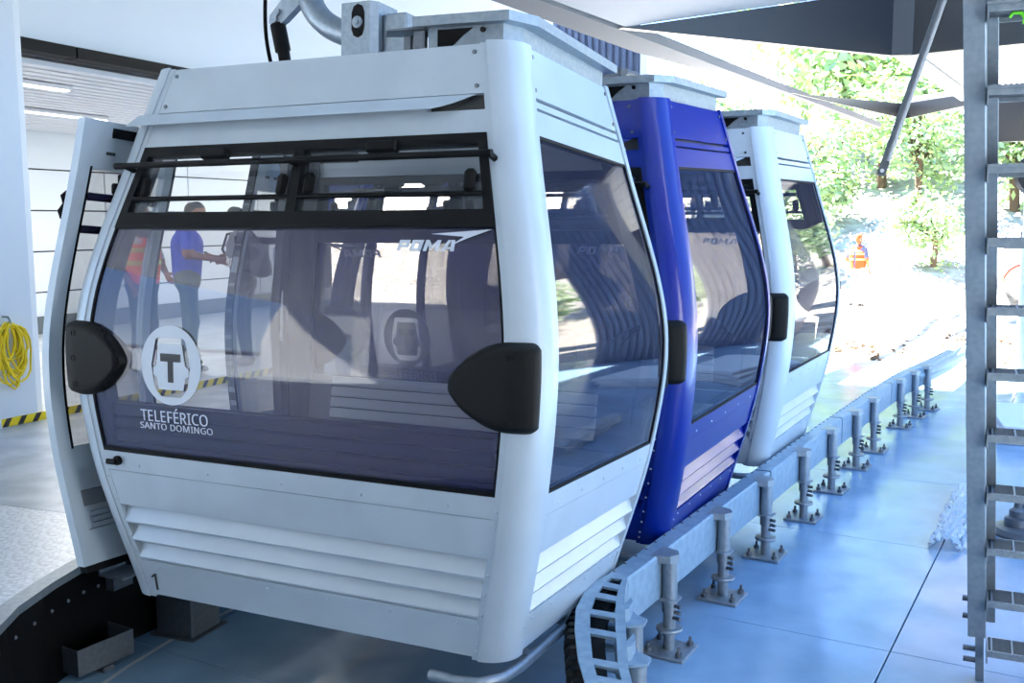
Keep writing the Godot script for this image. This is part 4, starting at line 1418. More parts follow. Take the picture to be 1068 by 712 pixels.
func build_canopies() -> void:
	var up := Vector3(0, 0.12, 0)
	var Y := 4.2
	var strip := setting("trim_3", "long pale metal edge strip running overhead into the distance", "trim")
	var lo := [Vector3(-2.55, Y, -1.0), Vector3(-2.075, Y, -5.234), Vector3(-1.737, Y, -8.824), Vector3(-0.87, Y, -13.2), Vector3(0.13, Y, -21.6)]
	var hi := [Vector3(-2.15, Y, -1.0), Vector3(-1.646, Y, -5.443), Vector3(-1.30, Y, -8.3), Vector3(-0.76, Y, -13.2), Vector3(0.17, Y, -21.4)]
	for i in 4:
		var mb := MB.new()
		poly3(mb, [lo[i], hi[i], hi[i + 1], lo[i + 1]], up)
		put(mb, "strip_panel", M.trim_metal, strip)
	var can := setting("canopy", "overhead canopy with pale sloped soffit and dark tapering fascia at upper right", "canopy")
	var T1 := Vector3(-1.358, Y, -7.156)
	var C1 := Vector3(1.209, Y, -10.53)
	var C1t := C1 + Vector3(0, 0.85, 0)
	var mb := MB.new()
	var S0 := Vector3(-2.15, Y + 0.01, -1.0)
	var rise := C1t - T1
	poly3(mb, [S0, T1 + Vector3(0.02, 0.01, 0), C1t, C1t + (S0 - T1)], Vector3(0, 0.1, 0))
	put(mb, "soffit", M.soffit, can)
	mb = MB.new()
	poly3(mb, [T1, C1, C1t], Vector3(0.08, 0, 0.06) * -1.0)
	put(mb, "fascia_wedge", M.dark_fascia, can)
	var f := [C1, Vector3(1.46, Y, -10.56), Vector3(2.75, Y, -10.28), Vector3(7.5, Y, -9.3)]
	for i in 3:
		mb = MB.new()
		poly3(mb, [f[i], f[i + 1], f[i + 1] + Vector3(0, 2.2, 0), f[i] + Vector3(0, 2.2, 0)], Vector3(0, 0, -0.08))
		put(mb, "fascia", M.dark_fascia, can)
	# underside laid as panels with open joints
	mb = MB.new()
	poly3(mb, [C1 + Vector3(0.1, 0.08, -0.1), Vector3(7.5, Y + 0.08, -9.4), Vector3(8.2, Y + 0.08, -16.6), Vector3(2.03, Y + 0.08, -16.6)], up)
	put(mb, "underside_backing", M.recess, can)
	var along := Vector3(0.124, 0, -1).normalized()
	for r in 6:
		var z0 := 0.06 + r * 1.0
		var p := C1 + along * z0
		var q := C1 + along * (z0 + 0.94)
		for cidx in 4:
			var x0: float = [0.0, 0.34, 2.0, 4.0][cidx]
			var x1: float = [0.30, 1.95, 3.95, 6.2][cidx]
			mb = MB.new()
			var sl := 0.12
			poly3(mb, [p + Vector3(x0, 0, x0 * sl), p + Vector3(x1, 0, x1 * sl), q + Vector3(x1, 0, x1 * sl), q + Vector3(x0, 0, x0 * sl)], Vector3(0, 0.05, 0))
			put(mb, "underside_panel", M.canopy_white, can)
	# second, farther canopy
	var c2 := setting("canopy", "second canopy farther out with a thin dark fascia", "canopy")
	var T2 := Vector3(-0.658, Y, -13.9)
	var K := Vector3(0.778, Y, -19.47)
	mb = MB.new()
	poly3(mb, [T2, K, K + Vector3(0, 0.32, 0)], Vector3(0.05, 0, -0.05))
	put(mb, "fascia_wedge", M.dark_fascia, c2)
	mb = MB.new()
	poly3(mb, [K, Vector3(2.0, Y + 0.1, -18.3), Vector3(2.0, Y + 0.32, -18.3), K + Vector3(0, 0.32, 0)], Vector3(0, 0, -0.08))
	poly3(mb, [Vector3(2.3, Y - 0.65, -18.1), Vector3(9, Y - 0.65, -17.0), Vector3(9, Y + 0.3, -17.0), Vector3(2.3, Y + 0.1, -18.1)], Vector3(0, 0, -0.08))
	put(mb, "fascia", M.dark_fascia, c2)
	mb = MB.new()
	poly3(mb, [K + Vector3(0, 0.33, -0.1), Vector3(2.0, Y + 0.33, -18.4), Vector3(9, Y + 0.33, -17.2), Vector3(9, Y + 0.33, -21.0), Vector3(1.2, Y + 0.33, -21.5)], up)
	put(mb, "soffit", M.soffit, c2)
	# ribbed station leg on the right, seen mirrored in the side windows
	var leg := setting("wall_right", "blue-grey ribbed station leg to the right of the frame", "wall")
	mb = MB.new()
	mb.box(Vector3(4.25, 2.1, -10.2), Vector3(1.1, 4.2, 0.9))
	put(mb, "core", M.corrugated, leg)
	var rb := MB.new()
	rb.box(Vector3.ZERO, Vector3(0.07, 4.18, 0.05), Basis(), 0.012)
	var rm := rb.mesh()
	for k in 10: share(rm, "rib", M.corrugated, leg, Transform3D(Basis(), Vector3(3.76 + 0.11 * k, 2.1, -9.73)))
	# pale post with a dark round disc, behind the stair
	var po := thing("post", "pale steel post standing behind the stair at the right edge", "post", Vector3(2.93, 0, -10.9))
	mb = MB.new()
	mb.cyl(Vector3(0, 0, 0), Vector3(0, 4.2, 0), 0.06)
	put(mb, "shaft", M.canopy_white, po)
	mb = MB.new()
	mb.box(Vector3(0, 0.01, 0), Vector3(0.28, 0.02, 0.28), Basis(), 0.004)
	put(mb, "base_plate", M.galv, po)
	var ds := thing("round_disc", "dark round disc on the pale post at the right edge", "disc", Vector3(3.02, 2.62, -10.78), -0.15)
	mb = MB.new()
	mb.lathe(Vector3.ZERO, [Vector2(0.0, -0.03), Vector2(0.24, -0.03), Vector2(0.29, 0.0), Vector2(0.24, 0.03), Vector2(0, 0.05)], 28, Basis(Quaternion(Vector3.UP, Vector3(0, 0, 1))))
	put(mb, "face", M.dark_fascia, ds)
	mb = MB.new()
	mb.box(Vector3(-0.05, 0, -0.05), Vector3(0.10, 0.06, 0.05))
	put(mb, "clamp", M.galv, ds)

func build_ground() -> void:
	var gr := setting("ground", "sunlit pale dirt ground outside the station", "ground")
	var mb := MB.new()
	var n := FastNoiseLite.new()
	n.seed = 4
	n.frequency = 0.22
	var g := []
	for i in 61:
		var row := []
		for j in 61:
			var x := lerpf(-40.0, 40.0, j / 60.0)
			var z := lerpf(-10.45, -70.0, pow(i / 60.0, 1.6))
			var h := n.get_noise_2d(x * 1.5, z * 1.5) * 0.10 * clampf((-10.5 - z) / 2.0, 0, 1)
			h += 0.35 * exp(-pow((z + 17.5) / 2.5, 2)) * exp(-pow((x + 1.5) / 2.5, 2))
			h += maxf(0.0, (-z - 25.0)) * 0.30
			row.append(Vector3(x, -0.04 + h, z))
		g.append(row)
	mb.sheet(g, [], Vector3.UP)
	put(mb, "soil", M.dirt, gr)
	mb = MB.new()
	mb.box(Vector3(0, -0.3, 30), Vector3(160, 0.2, 81))
	put(mb, "forecourt", M.yard, gr)
	# dirt clods along the slab edge
	var rng := RandomNumberGenerator.new()
	rng.seed = 15
	var st := MB.new()
	for k in 420:
		var p := Vector3(rng.randf_range(-2.0, 3.6), -0.02, rng.randf_range(-11.0, -17.5))
		var s := rng.randf_range(0.02, 0.07)
		if p.x > 2.6 and p.z > -11.4: continue
		st.box(p, Vector3(s * 1.6, s, s * 1.3), Basis.from_euler(Vector3(rng.randf() * 0.6, rng.randf() * TAU, rng.randf() * 0.6)), s * 0.25)
	var so := put(st, "dirt_clods", M.bark, self)
	tag(so, "loose brown dirt clods scattered beyond the floor edge", "dirt")
	so.set_meta("kind", "stuff")
	# trees and bushes
	var kinds := [make_tree(1, 5.0, 2.6), make_tree(2, 4.0, 2.4), make_tree(3, 6.5, 3.0)]
	var spots := [[-3.2, -31.0, 0, 1.0, "bushy green tree just right of the last white cabin"], [0.4, -32.5, 2, 0.85, "tall tree behind the worker in the orange vest"], [3.4, -33.0, 1, 1.1, "round tree left of the stair, in the sun"], [6.6, -31.0, 0, 1.05, "tree seen between the stair treads"], [-7.5, -34.0, 2, 1.0, "tall tree hidden mostly behind the cabins"], [10.5, -33.0, 2, 1.0, "tall tree beyond the truck at far right"], [2.0, -40.0, 2, 1.5, "high pale tree at the back of the slope"], [-3.0, -42.0, 0, 1.9, "broad pale tree far back above the worker"], [7.5, -41.0, 2, 1.5, "high tree far back behind the stair"], [14.0, -28.0, 1, 1.2, "low tree right of the truck"], [16.0, -16.0, 0, 1.0, "tree to the right of the ribbed station leg"], [13.0, -20.0, 1, 1.2, "bush beside the ribbed station leg"], [19.0, -12.0, 2, 1.0, "tall tree at the far right of the yard"], [-1.0, -36.0, 1, 1.2, "bush halfway up the slope above the worker"], [4.8, -37.0, 0, 1.2, "bush halfway up the slope left of the stair"], [1.2, -27.5, 1, 0.62, "low bush at the foot of the slope right of the worker"], [-2.6, -27.0, 1, 0.6, "low bush at the foot of the slope beside the last cabin"], [5.2, -48.0, 0, 2.0, "pale tree on the top of the slope"], [-0.5, -52.0, 2, 1.9, "tallest pale tree on the ridge"]]
	for s in spots:
		var t := thing("tree", s[4], "tree", Vector3(s[0], -0.1 + maxf(0.0, -s[1] - 25.0) * 0.30, s[1]), s[0], "trees beyond the station")
		t.scale = Vector3.ONE * s[3]
		share(kinds[s[2]][0], "trunk", M.bark, t)
		share(kinds[s[2]][1], "foliage", M.leaf, t)
	# truck seen through the stair
	var tk := thing("truck", "pale work truck with orange wheel arches behind the stair", "truck", Vector3(4.4, 0.03, -25.0))
	mb = MB.new()
	mb.extrude(PackedVector2Array([Vector2(-1.55, -0.55), Vector2(-1.5, -1.25), Vector2(-1.15, -1.85), Vector2(-0.2, -1.9), Vector2(-0.1, -0.55)]), -0.85, 0.85, Transform3D(Basis(Vector3(1, 0, 0), Vector3(0, 0, 1), Vector3(0, -1, 0)), Vector3.ZERO))
	put(mb, "cab", M.truck, tk)
	mb = MB.new()
	mb.box(Vector3(1.2, 1.05, 0), Vector3(2.5, 0.8, 1.7), Basis(), 0.03)
	put(mb, "bed", M.truck, tk)
	mb = MB.new()
	mb.box(Vector3(-0.75, 1.52, 0.86), Vector3(0.7, 0.42, 0.02), Basis(), 0.005)
	put(mb, "cab_window", M.tint_haze, tk)
	for x in [-0.95, 1.6]:
		for zz in [-0.75, 0.75]:
			mb = MB.new()
			mb.cyl(Vector3(x, 0.4, zz - 0.12), Vector3(x, 0.4, zz + 0.12), 0.4, 20)
			var w := put(mb, "wheel", M.liner_grey, tk)
			mb = MB.new()
			var arc := []
			for k in 9: arc.append(Vector3(x + cos(PI * k / 8.0) * 0.5, 0.42 + sin(PI * k / 8.0) * 0.5, zz + 0.14))
			mb.tube(arc, 0.02, 6)
			put(mb, "wheel_arch", M.orange, w)

func build_rail() -> void:
	var Z := [-0.24, -0.646, -1.44, -2.23, -3.13, -3.96, -4.8, -5.49, -6.7, -7.34, -7.83, -9.2, -10.4]
	var X := [1.02, 1.06, 1.135, 1.215, 1.305, 1.385, 1.475, 1.55, 1.69, 1.79, 1.89, 2.14, 2.30]
	var rx := func(z: float) -> float:
		for i in Z.size() - 1:
			if z <= Z[i] and z >= Z[i + 1]: return lerpf(X[i], X[i + 1], (z - Z[i]) / (Z[i + 1] - Z[i]))
		return X[0] if z > Z[0] else X[-1]
	var rail := thing("guide_rail", "galvanised steel guide rail on short posts running beside the cabins", "guide rail")
	for seg in [[-0.24, -2.42], [-2.45, -4.40], [-4.43, -6.40], [-6.43, -10.4]]:
		var n := 10
		var go := []
		for i in n + 1:
			var z: float = lerpf(seg[0], seg[1], float(i) / n)
			var x: float = rx.call(z)
			go.append([Vector3(x - 0.11, 0.47, z), Vector3(x - 0.10, 0.485, z), Vector3(x - 0.008, 0.485, z), Vector3(x, 0.477, z), Vector3(x, 0.27, z), Vector3(x - 0.11, 0.27, z), Vector3(x - 0.11, 0.47, z)])
		var mb := MB.new()
		var outs := [Vector3(-1, 1, 0), Vector3.UP, Vector3(1, 1, 0), Vector3.RIGHT, Vector3.DOWN, Vector3.LEFT]
		for i in n:
			for j in 6: mb.quad(go[i][j], go[i][j + 1], go[i + 1][j + 1], go[i + 1][j], outs[j])
		for e in [0, n]:
			for j in range(1, 5): mb.flat(go[e][0], go[e][j], go[e][j + 1], Vector3(0, 0, 1 if e == 0 else -1))
		var beam := put(mb, "beam", M.rail, rail)
		var bo := MB.new()
		var z: float = seg[0] - 0.06
		while z > seg[1] + 0.05:
			var p := Vector3(rx.call(z) - 0.09, 0.485, z)
			bo.lathe(p, [Vector2(0.008, 0), Vector2(0.007, 0.004), Vector2(0, 0.005)], 6)
			z -= 0.12
		put(bo, "bolts", M.galv_dark, beam).set_meta("kind", "stuff")
		mb = MB.new()
		mb.box(Vector3(rx.call(seg[1]) - 0.055, 0.375, seg[1] - 0.015), Vector3(0.10, 0.20, 0.028))
		if seg[1] > -10: put(mb, "joint_plate", M.black, beam)
	# wider rounded tail where the rail swings outwards
	var tl := MB.new()
	tl.tube([Vector3(1.80, 0.38, -7.6), Vector3(1.98, 0.38, -8.6), Vector3(2.16, 0.385, -9.6), Vector3(2.34, 0.39, -10.5)], [0.06, 0.075, 0.08, 0.08], 14)
	put(tl, "rounded_tail", M.rail, rail)
	# one post, then copies
	var post := Node3D.new()
	post.name = "post"
	var mb := MB.new()
	mb.cyl(Vector3(0, 0.20, 0), Vector3(0, 0.45, 0), 0.036, 16)
	put(mb, "sleeve", M.galv, post)
	mb = MB.new()
	mb.cyl(Vector3(0, 0.012, 0), Vector3(0, 0.21, 0), 0.029, 16)
	put(mb, "stem", M.galv, post)
	mb = MB.new()
	mb.lathe(Vector3(0, 0.115, 0), [Vector2(0.028, -0.008), Vector2(0.062, -0.008), Vector2(0.064, 0.0), Vector2(0.062, 0.008), Vector2(0.028, 0.008)], 20)
	put(mb, "flange", M.galv, post)
	mb = MB.new()
	mb.extrude(PackedVector2Array([Vector2(-0.035, -0.055), Vector2(0.02, -0.06), Vector2(0.05, -0.03), Vector2(0.05, 0.03), Vector2(0.02, 0.06), Vector2(-0.035, 0.055)]), 0.262, 0.27)
	put(mb, "clamp_plate", M.galv, post)
	mb = MB.new()
	mb.extrude(PackedVector2Array([Vector2(-0.07, -0.085), Vector2(0.02, -0.05), Vector2(0.045, 0.0), Vector2(0.02, 0.05), Vector2(-0.07, 0.085)]), 0.45, 0.487)
	put(mb, "saddle", M.galv, post)
	mb = MB.new()
	mb.box(Vector3(0, 0.008, 0), Vector3(0.22, 0.016, 0.22), Basis(), 0.003)
	put(mb, "base_plate", M.galv, post)
	for sx in [-1, 1]:
		for sz in [-1, 1]:
			mb = MB.new()
			var p := Vector3(sx * 0.078, 0.016, sz * 0.078)
			mb.cyl(p, p + Vector3(0, 0.02, 0), 0.017, 6)
			mb.cyl(p, p + Vector3(0, 0.045, 0), 0.008, 8)
			put(mb, "anchor_bolt", M.galv_dark, post)
	for y in [0.175, 0.205, 0.235]:
		mb = MB.new()
		mb.cyl(Vector3(0.02, y, 0.01), Vector3(0.062, y, 0.02), 0.010, 6)
		put(mb, "side_bolt", M.galv_dark, post)
	for i in range(1, 11):
		var z: float = Z[i]
		var c := post.duplicate()
		c.name = "post"
		rail.add_child(c, true)
		c.position = Vector3(X[i] + 0.036, 0, z)
		c.rotation.y = -atan2(X[mini(i + 1, 12)] - X[i - 1], Z[i - 1] - Z[mini(i + 1, 12)])
	# flared entry of the guide with its rollers
	var en := thing("roller_guide", "curved ladder-like end plate of the guide rail with black rollers, nearest the camera", "guide rail")
	var Lp := [Vector2(0.925, -0.235), Vector2(0.905, -0.13), Vector2(0.905, 0.0), Vector2(0.94, 0.19), Vector2(1.005, 0.37), Vector2(1.115, 0.62), Vector2(1.25, 0.87)]
	var Rp := [Vector2(1.02, -0.235), Vector2(1.05, -0.11), Vector2(1.09, 0.02), Vector2(1.15, 0.19), Vector2(1.215, 0.37), Vector2(1.305, 0.62), Vector2(1.42, 0.87)]
	for e in [[0.478, 0.490, "top_plate"], [0.345, 0.355, "lower_plate"]]:
		mb = MB.new()
		for i in 6:
			for s in 2:
				var A: Array = Lp if s == 0 else Rp
				var Bp: Array = Rp if s == 0 else Lp
				var kk := 0.30 if s == 0 else 0.20
				mb.extrude(PackedVector2Array([A[i], A[i + 1], A[i + 1].lerp(Bp[i + 1], kk), A[i].lerp(Bp[i], kk)]), e[0], e[1])
		for i in 6:
			for q in ([0.0, 0.5] if i > 4 else [0.0]):
				var a: Vector2 = Lp[i].lerp(Lp[i + 1], q)
				var b: Vector2 = Rp[i].lerp(Rp[i + 1], q)
				var d: Vector2 = (Lp[i + 1] - Lp[i]).normalized() * 0.027
				mb.extrude(PackedVector2Array([a.lerp(b, 0.2) - d, b.lerp(a, 0.15) - d, b.lerp(a, 0.15) + d, a.lerp(b, 0.2) + d]), e[0], e[1] - 0.001)
		put(mb, e[2], M.rail, en)
	mb = MB.new()
	for i in 6: mb.extrude(PackedVector2Array([Lp[i].lerp(Rp[i], 0.18), Lp[i + 1].lerp(Rp[i + 1], 0.18), Lp[i + 1].lerp(Rp[i + 1], 0.6), Lp[i].lerp(Rp[i], 0.6)]), 0.37, 0.43)
	put(mb, "dark_infill", M.black, en)  # black body added to darken the space between the plates
	mb = MB.new()
	for i in 6: mb.extrude(PackedVector2Array([Rp[i], Rp[i + 1], Rp[i + 1] - Vector2(0.012, 0), Rp[i] - Vector2(0.012, 0)]), 0.35, 0.48)
	put(mb, "back_plate", M.rail, en)
	var ro := MB.new()
	ro.lathe(Vector3.ZERO, [Vector2(0, -0.045), Vector2(0.02, -0.045), Vector2(0.032, -0.025), Vector2(0.034, 0.0), Vector2(0.032, 0.025), Vector2(0.02, 0.045), Vector2(0, 0.045)], 14)
	var rom := ro.mesh()
	for i in range(0, 6):
		for q in [0.0, 0.33, 0.66]:
			var a: Vector2 = Lp[i].lerp(Lp[i + 1], q)
			share(rom, "roller", M.rubber, en, Transform3D(Basis(), Vector3(a.x - 0.010, 0.405, a.y)))
	for i in [2, 4]:
		var px: Vector2 = Rp[i]
		mb = MB.new()
		mb.cyl(Vector3(px.x + 0.045, 0.0, px.y), Vector3(px.x + 0.045, 0.399, px.y), 0.036, 16)
		put(mb, "post", M.galv, en)
		mb = MB.new()
		var xf := Transform3D(Basis(), Vector3(px.x, 0, px.y))
		mb.extrude(PackedVector2Array([Vector2(0, -0.10), Vector2(0.03, -0.06), Vector2(0.09, -0.03), Vector2(0.095, 0.03), Vector2(0.05, 0.06), Vector2(0, 0.08)]), 0.40, 0.412, xf)
		mb.extrude(PackedVector2Array([Vector2(0, -0.09), Vector2(0.02, -0.05), Vector2(0.03, 0.03), Vector2(0, 0.07)]), 0.412, 0.47, xf)
		put(mb, "gusset", M.rail, en)

func build_stair() -> void:
	var st := thing("steel_stair", "steep galvanised steel stair with grated treads at the right edge", "stair")
	var line := func(y: float) -> Vector3: return Vector3(lerpf(2.405, 2.275, y / 2.75), y, -0.935 + 0.366 * y)
	var dirn: Vector3 = (line.call(2.75) - line.call(0.0)).normalized()
	var outn := Vector3.RIGHT.cross(dirn).normalized()
	if outn.z < 0: outn = -outn
	var bas := Basis(outn.cross(dirn) * -1.0, dirn, outn)
	for s in 2:
		var dx := 0.0 if s == 0 else 0.86
		var sg := 1.0 if s == 0 else -1.0
		var a: Vector3 = line.call(0.27) + Vector3(dx, 0, 0.0)
		var b: Vector3 = line.call(3.6) + Vector3(dx, 0, 0.0)
		var mid := (a + b) * 0.5
		var ln := a.distance_to(b)
		var mb := MB.new()
		mb.box(mid + Vector3(sg * 0.034, 0, 0) + outn * 0.055, Vector3(0.068, ln, 0.010), bas, 0.002)
		mb.box(mid + Vector3(sg * 0.066, 0, 0), Vector3(0.010, ln, 0.11), bas, 0.002)
		mb.box(mid + Vector3(sg * 0.085, 0, 0) - outn * 0.055, Vector3(0.045, ln, 0.010), bas, 0.002)
		var so := put(mb, "stringer", M.galv, st)
		mb = MB.new()
		var c: Vector3 = line.call(0.0) + Vector3(dx + sg * 0.045, 0, 0)
		var d: Vector3 = line.call(0.45) + Vector3(dx + sg * 0.045, 0, 0)
		mb.bar(c, d, 0.034, 0.05, Vector3(0, 0, 1))
		put(mb, "foot", M.galv, so)
		for y in [0.33, 0.42, 0.10, 0.16]:
			mb = MB.new()
			var p: Vector3 = line.call(y) + Vector3(dx, 0, 0.0)
			mb.cyl(p + Vector3(-0.022, 0, 0.0), p + Vector3(0.03, 0, 0.0), 0.013, 6)
			put(mb, "bolt", M.galv_dark, so)
	# a tread: angle frame with bearing bars and cross bars
	var fr := MB.new()
	fr.box(Vector3(0.345, -0.015, 0.078), Vector3(0.69, 0.03, 0.006))
	fr.box(Vector3(0.345, -0.02, -0.078), Vector3(0.69, 0.04, 0.006))
	fr.box(Vector3(0.003, -0.03, 0), Vector3(0.006, 0.06, 0.16))
	fr.box(Vector3(0.687, -0.03, 0), Vector3(0.006, 0.06, 0.16))
	fr.box(Vector3(0.345, -0.004, 0.086), Vector3(0.69, 0.008, 0.012))
	var gr := MB.new()
	for k in 23: gr.box(Vector3(0.345, -0.014, -0.068 + 0.0062 * k), Vector3(0.68, 0.022, 0.0022))
	var cr := MB.new()
	for k in 9: cr.box(Vector3(0.02 + 0.081 * k, -0.003, 0), Vector3(0.007, 0.006, 0.155))
	var ts := MB.new()
	for k in 40: ts.box(Vector3(0.02 + 0.0168 * k, 0.001, 0.088), Vector3(0.008, 0.004, 0.008))
	var meshes := [fr.mesh(), gr.mesh(), cr.mesh(), ts.mesh()]
	for i in 14:
		var y := 0.20 + 0.255 * i
		var p: Vector3 = line.call(y) + Vector3(0.073, 0, 0)
		var t := share(meshes[0], "tread", M.galv, st, Transform3D(Basis(), p))
		share(meshes[1], "grating", M.galv_dark, t).set_meta("kind", "stuff")
		share(meshes[2], "cross_bars", M.galv, t).set_meta("kind", "stuff")
		share(meshes[3], "nosing_teeth", M.galv, t).set_meta("kind", "stuff")
	# loose strut hanging in front
	var sr := thing("steel_strut", "thin grey steel tube hanging at a slant left of the stair", "strut")
	var mb := MB.new()
	var A := Vector3(2.262, 2.836, 0.461)
	var B := Vector3(2.093, 2.225, 0.620)
	A = B + (A - B) * 1.5
	mb.tube([A, B], 0.0125, 12)
	put(mb, "tube", M.galv_dark, sr)
	mb = MB.new()
	var d := (B - A).normalized()
	mb.bar(B, B + d * 0.045, 0.024, 0.006, Vector3(0, 0, 1))
	put(mb, "flattened_end", M.galv_dark, sr)
	mb = MB.new()
	mb.lathe(B + d * 0.03 + Vector3(0, 0, 0.004), [Vector2(0.006, 0), Vector2(0.006, 0.001), Vector2(0, 0.001)], 12, Basis(Quaternion(Vector3.UP, Vector3(0, 0, 1))))
	put(mb, "hole", M.decal, sr)
	# bright green straps tied to the stair
	for q in [[Vector3(2.25, 2.80, 0.10), "bright green strap tied to the left stair stringer"], [Vector3(2.44, 2.71, 0.06), "bright green strap end beside the top visible tread"]]:
		var g := thing("strap", q[1], "strap", q[0], 0.0, "green straps on the stair")
		g.scale = Vector3.ONE * 0.5
		mb = MB.new()
		mb.tube([Vector3(-0.05, 0.0, 0.03), Vector3(-0.03, 0.03, 0.04), Vector3(0.02, 0.02, 0.04), Vector3(0.04, -0.01, 0.03), Vector3(0.03, -0.05, 0.035)], [0.010, 0.014, 0.014, 0.012, 0.004], 8)
		put(mb, "band", M.green, g)

func build_people() -> void:
	var skin := lin(0.45, 0.30, 0.22)
	var stand := {"elbow": [Vector3(-0.27, 1.15, -0.04), Vector3(0.30, 1.15, -0.03)], "wrist": [Vector3(-0.24, 0.92, 0.10), Vector3(0.20, 1.02, 0.16)],
		"knee": [Vector3(-0.10, 0.50, 0.02), Vector3(0.10, 0.50, 0.02)], "ankle": [Vector3(-0.11, 0.08, -0.03), Vector3(0.12, 0.08, -0.03)]}
	var a := person("person in an orange safety vest and dark trousers, seen through the cabin window", Vector3(-5.64, 0.5, -4.12), 1.55, 0.99, stand, {"pants": lin(0.13, 0.16, 0.22), "top": lin(0.75, 0.75, 0.74), "sleeve": skin, "skin": skin, "hair": lin(0.08, 0.07, 0.06), "shoe": lin(0.1, 0.09, 0.09)})
	vest(a, Vector3.ZERO, Color(0.95, 0.27, 0.06), Color(0.75, 0.78, 0.35))
	var hold := {"elbow": [Vector3(-0.30, 1.20, 0.02), Vector3(0.27, 1.16, 0.06)], "wrist": [Vector3(-0.10, 1.14, 0.26), Vector3(0.08, 1.14, 0.30)],
		"knee": [Vector3(-0.13, 0.50, 0.03), Vector3(0.14, 0.50, 0.0)], "ankle": [Vector3(-0.17, 0.08, 0.0), Vector3(0.20, 0.08, -0.05)], "head": Vector3(0, 0.09, 0.10)}
	var bs := person("person in a blue polo shirt and grey trousers, between two others behind the window", Vector3(-5.24, 0.5, -4.36), 2.3, 1.03, hold, {"pants": lin(0.22, 0.27, 0.27), "top": lin(0.07, 0.20, 0.62), "sleeve": skin, "skin": skin, "hair": lin(0.07, 0.06, 0.05), "shoe": lin(0.12, 0.1, 0.09)})
	bs.scale = Vector3(1.22, 1.03, 1.12)
	var look := {"elbow": [Vector3(-0.25, 1.16, 0.05), Vector3(0.25, 1.16, 0.05)], "wrist": [Vector3(-0.12, 1.18, 0.28), Vector3(0.10, 1.20, 0.30)],
		"knee": [Vector3(-0.10, 0.50, 0.04), Vector3(0.10, 0.50, 0.0)], "ankle": [Vector3(-0.11, 0.08, 0.02), Vector3(0.12, 0.08, -0.06)], "head": Vector3(0, 0.13, 0.07)}
	var c := person("person with white sleeves and a grey backpack, looking down, right of the blue shirt", Vector3(-4.93, 0.5, -4.88), -1.3, 0.98, look, {"pants": lin(0.16, 0.19, 0.24), "top": lin(0.42, 0.43, 0.45), "sleeve": lin(0.85, 0.83, 0.80), "skin": lin(0.62, 0.45, 0.36), "hair": lin(0.08, 0.07, 0.06), "shoe": lin(0.35, 0.25, 0.15)})
	var bp := thing("backpack", "grey backpack worn by the person with white sleeves", "backpack", c.position, c.rotation.y)
	bp.scale = c.scale
	var mb := MB.new()
	sdf(mb, [[Vector3(-0.07, 1.08, -0.21), Vector3(0.07, 1.08, -0.21), 0.09, 0.09, lin(0.4, 0.4, 0.41)], [Vector3(-0.06, 1.32, -0.20), Vector3(0.06, 1.32, -0.20), 0.08, 0.08, lin(0.4, 0.4, 0.41)], [Vector3(0, 1.06, -0.27), Vector3(0, 1.12, -0.27), 0.07, 0.06, lin(0.3, 0.31, 0.32)], [Vector3(0, 1.1, -0.21), Vector3(0, 1.3, -0.2), 0.11, 0.1, lin(0.4, 0.4, 0.41)]], 0.02, 0.04)
	put(mb, "bag", M.person, bp, true)
	mb = MB.new()
	for s in [-1, 1]: mb.tube([Vector3(s * 0.10, 1.36, -0.18), Vector3(s * 0.11, 1.50, -0.06), Vector3(s * 0.11, 1.46, 0.12), Vector3(s * 0.12, 1.30, 0.175), Vector3(s * 0.16, 1.12, 0.08), Vector3(s * 0.12, 1.05, -0.16)], 0.016, 6)
	put(mb, "strap", M.liner, bp)
	var ph := thing("phone", "small dark phone held by the person with the backpack", "phone", c.position, c.rotation.y)
	ph.scale = c.scale
	mb = MB.new()
	mb.box(Vector3(-0.01, 1.22, 0.40), Vector3(0.07, 0.008, 0.14), Basis(Vector3.RIGHT, -0.7), 0.002)
	put(mb, "case", M.black, ph)
	mb = MB.new()
	mb.box(Vector3(-0.01, 1.225, 0.395), Vector3(0.062, 0.002, 0.13), Basis(Vector3.RIGHT, -0.7))
	put(mb, "glass", M.frame, ph)
	var wk := person("worker in an orange vest and helmet standing outside on the pale dirt", Vector3(-0.09, 0.12, -20.0), 2.7, 0.92, stand, {"pants": lin(0.6, 0.6, 0.6), "top": lin(0.25, 0.27, 0.4), "sleeve": lin(0.7, 0.35, 0.2), "skin": skin, "hair": lin(0.85, 0.3, 0.12), "shoe": lin(0.15, 0.15, 0.15)})
	vest(wk, Vector3.ZERO, Color(0.95, 0.30, 0.06), Color(0.8, 0.8, 0.5))

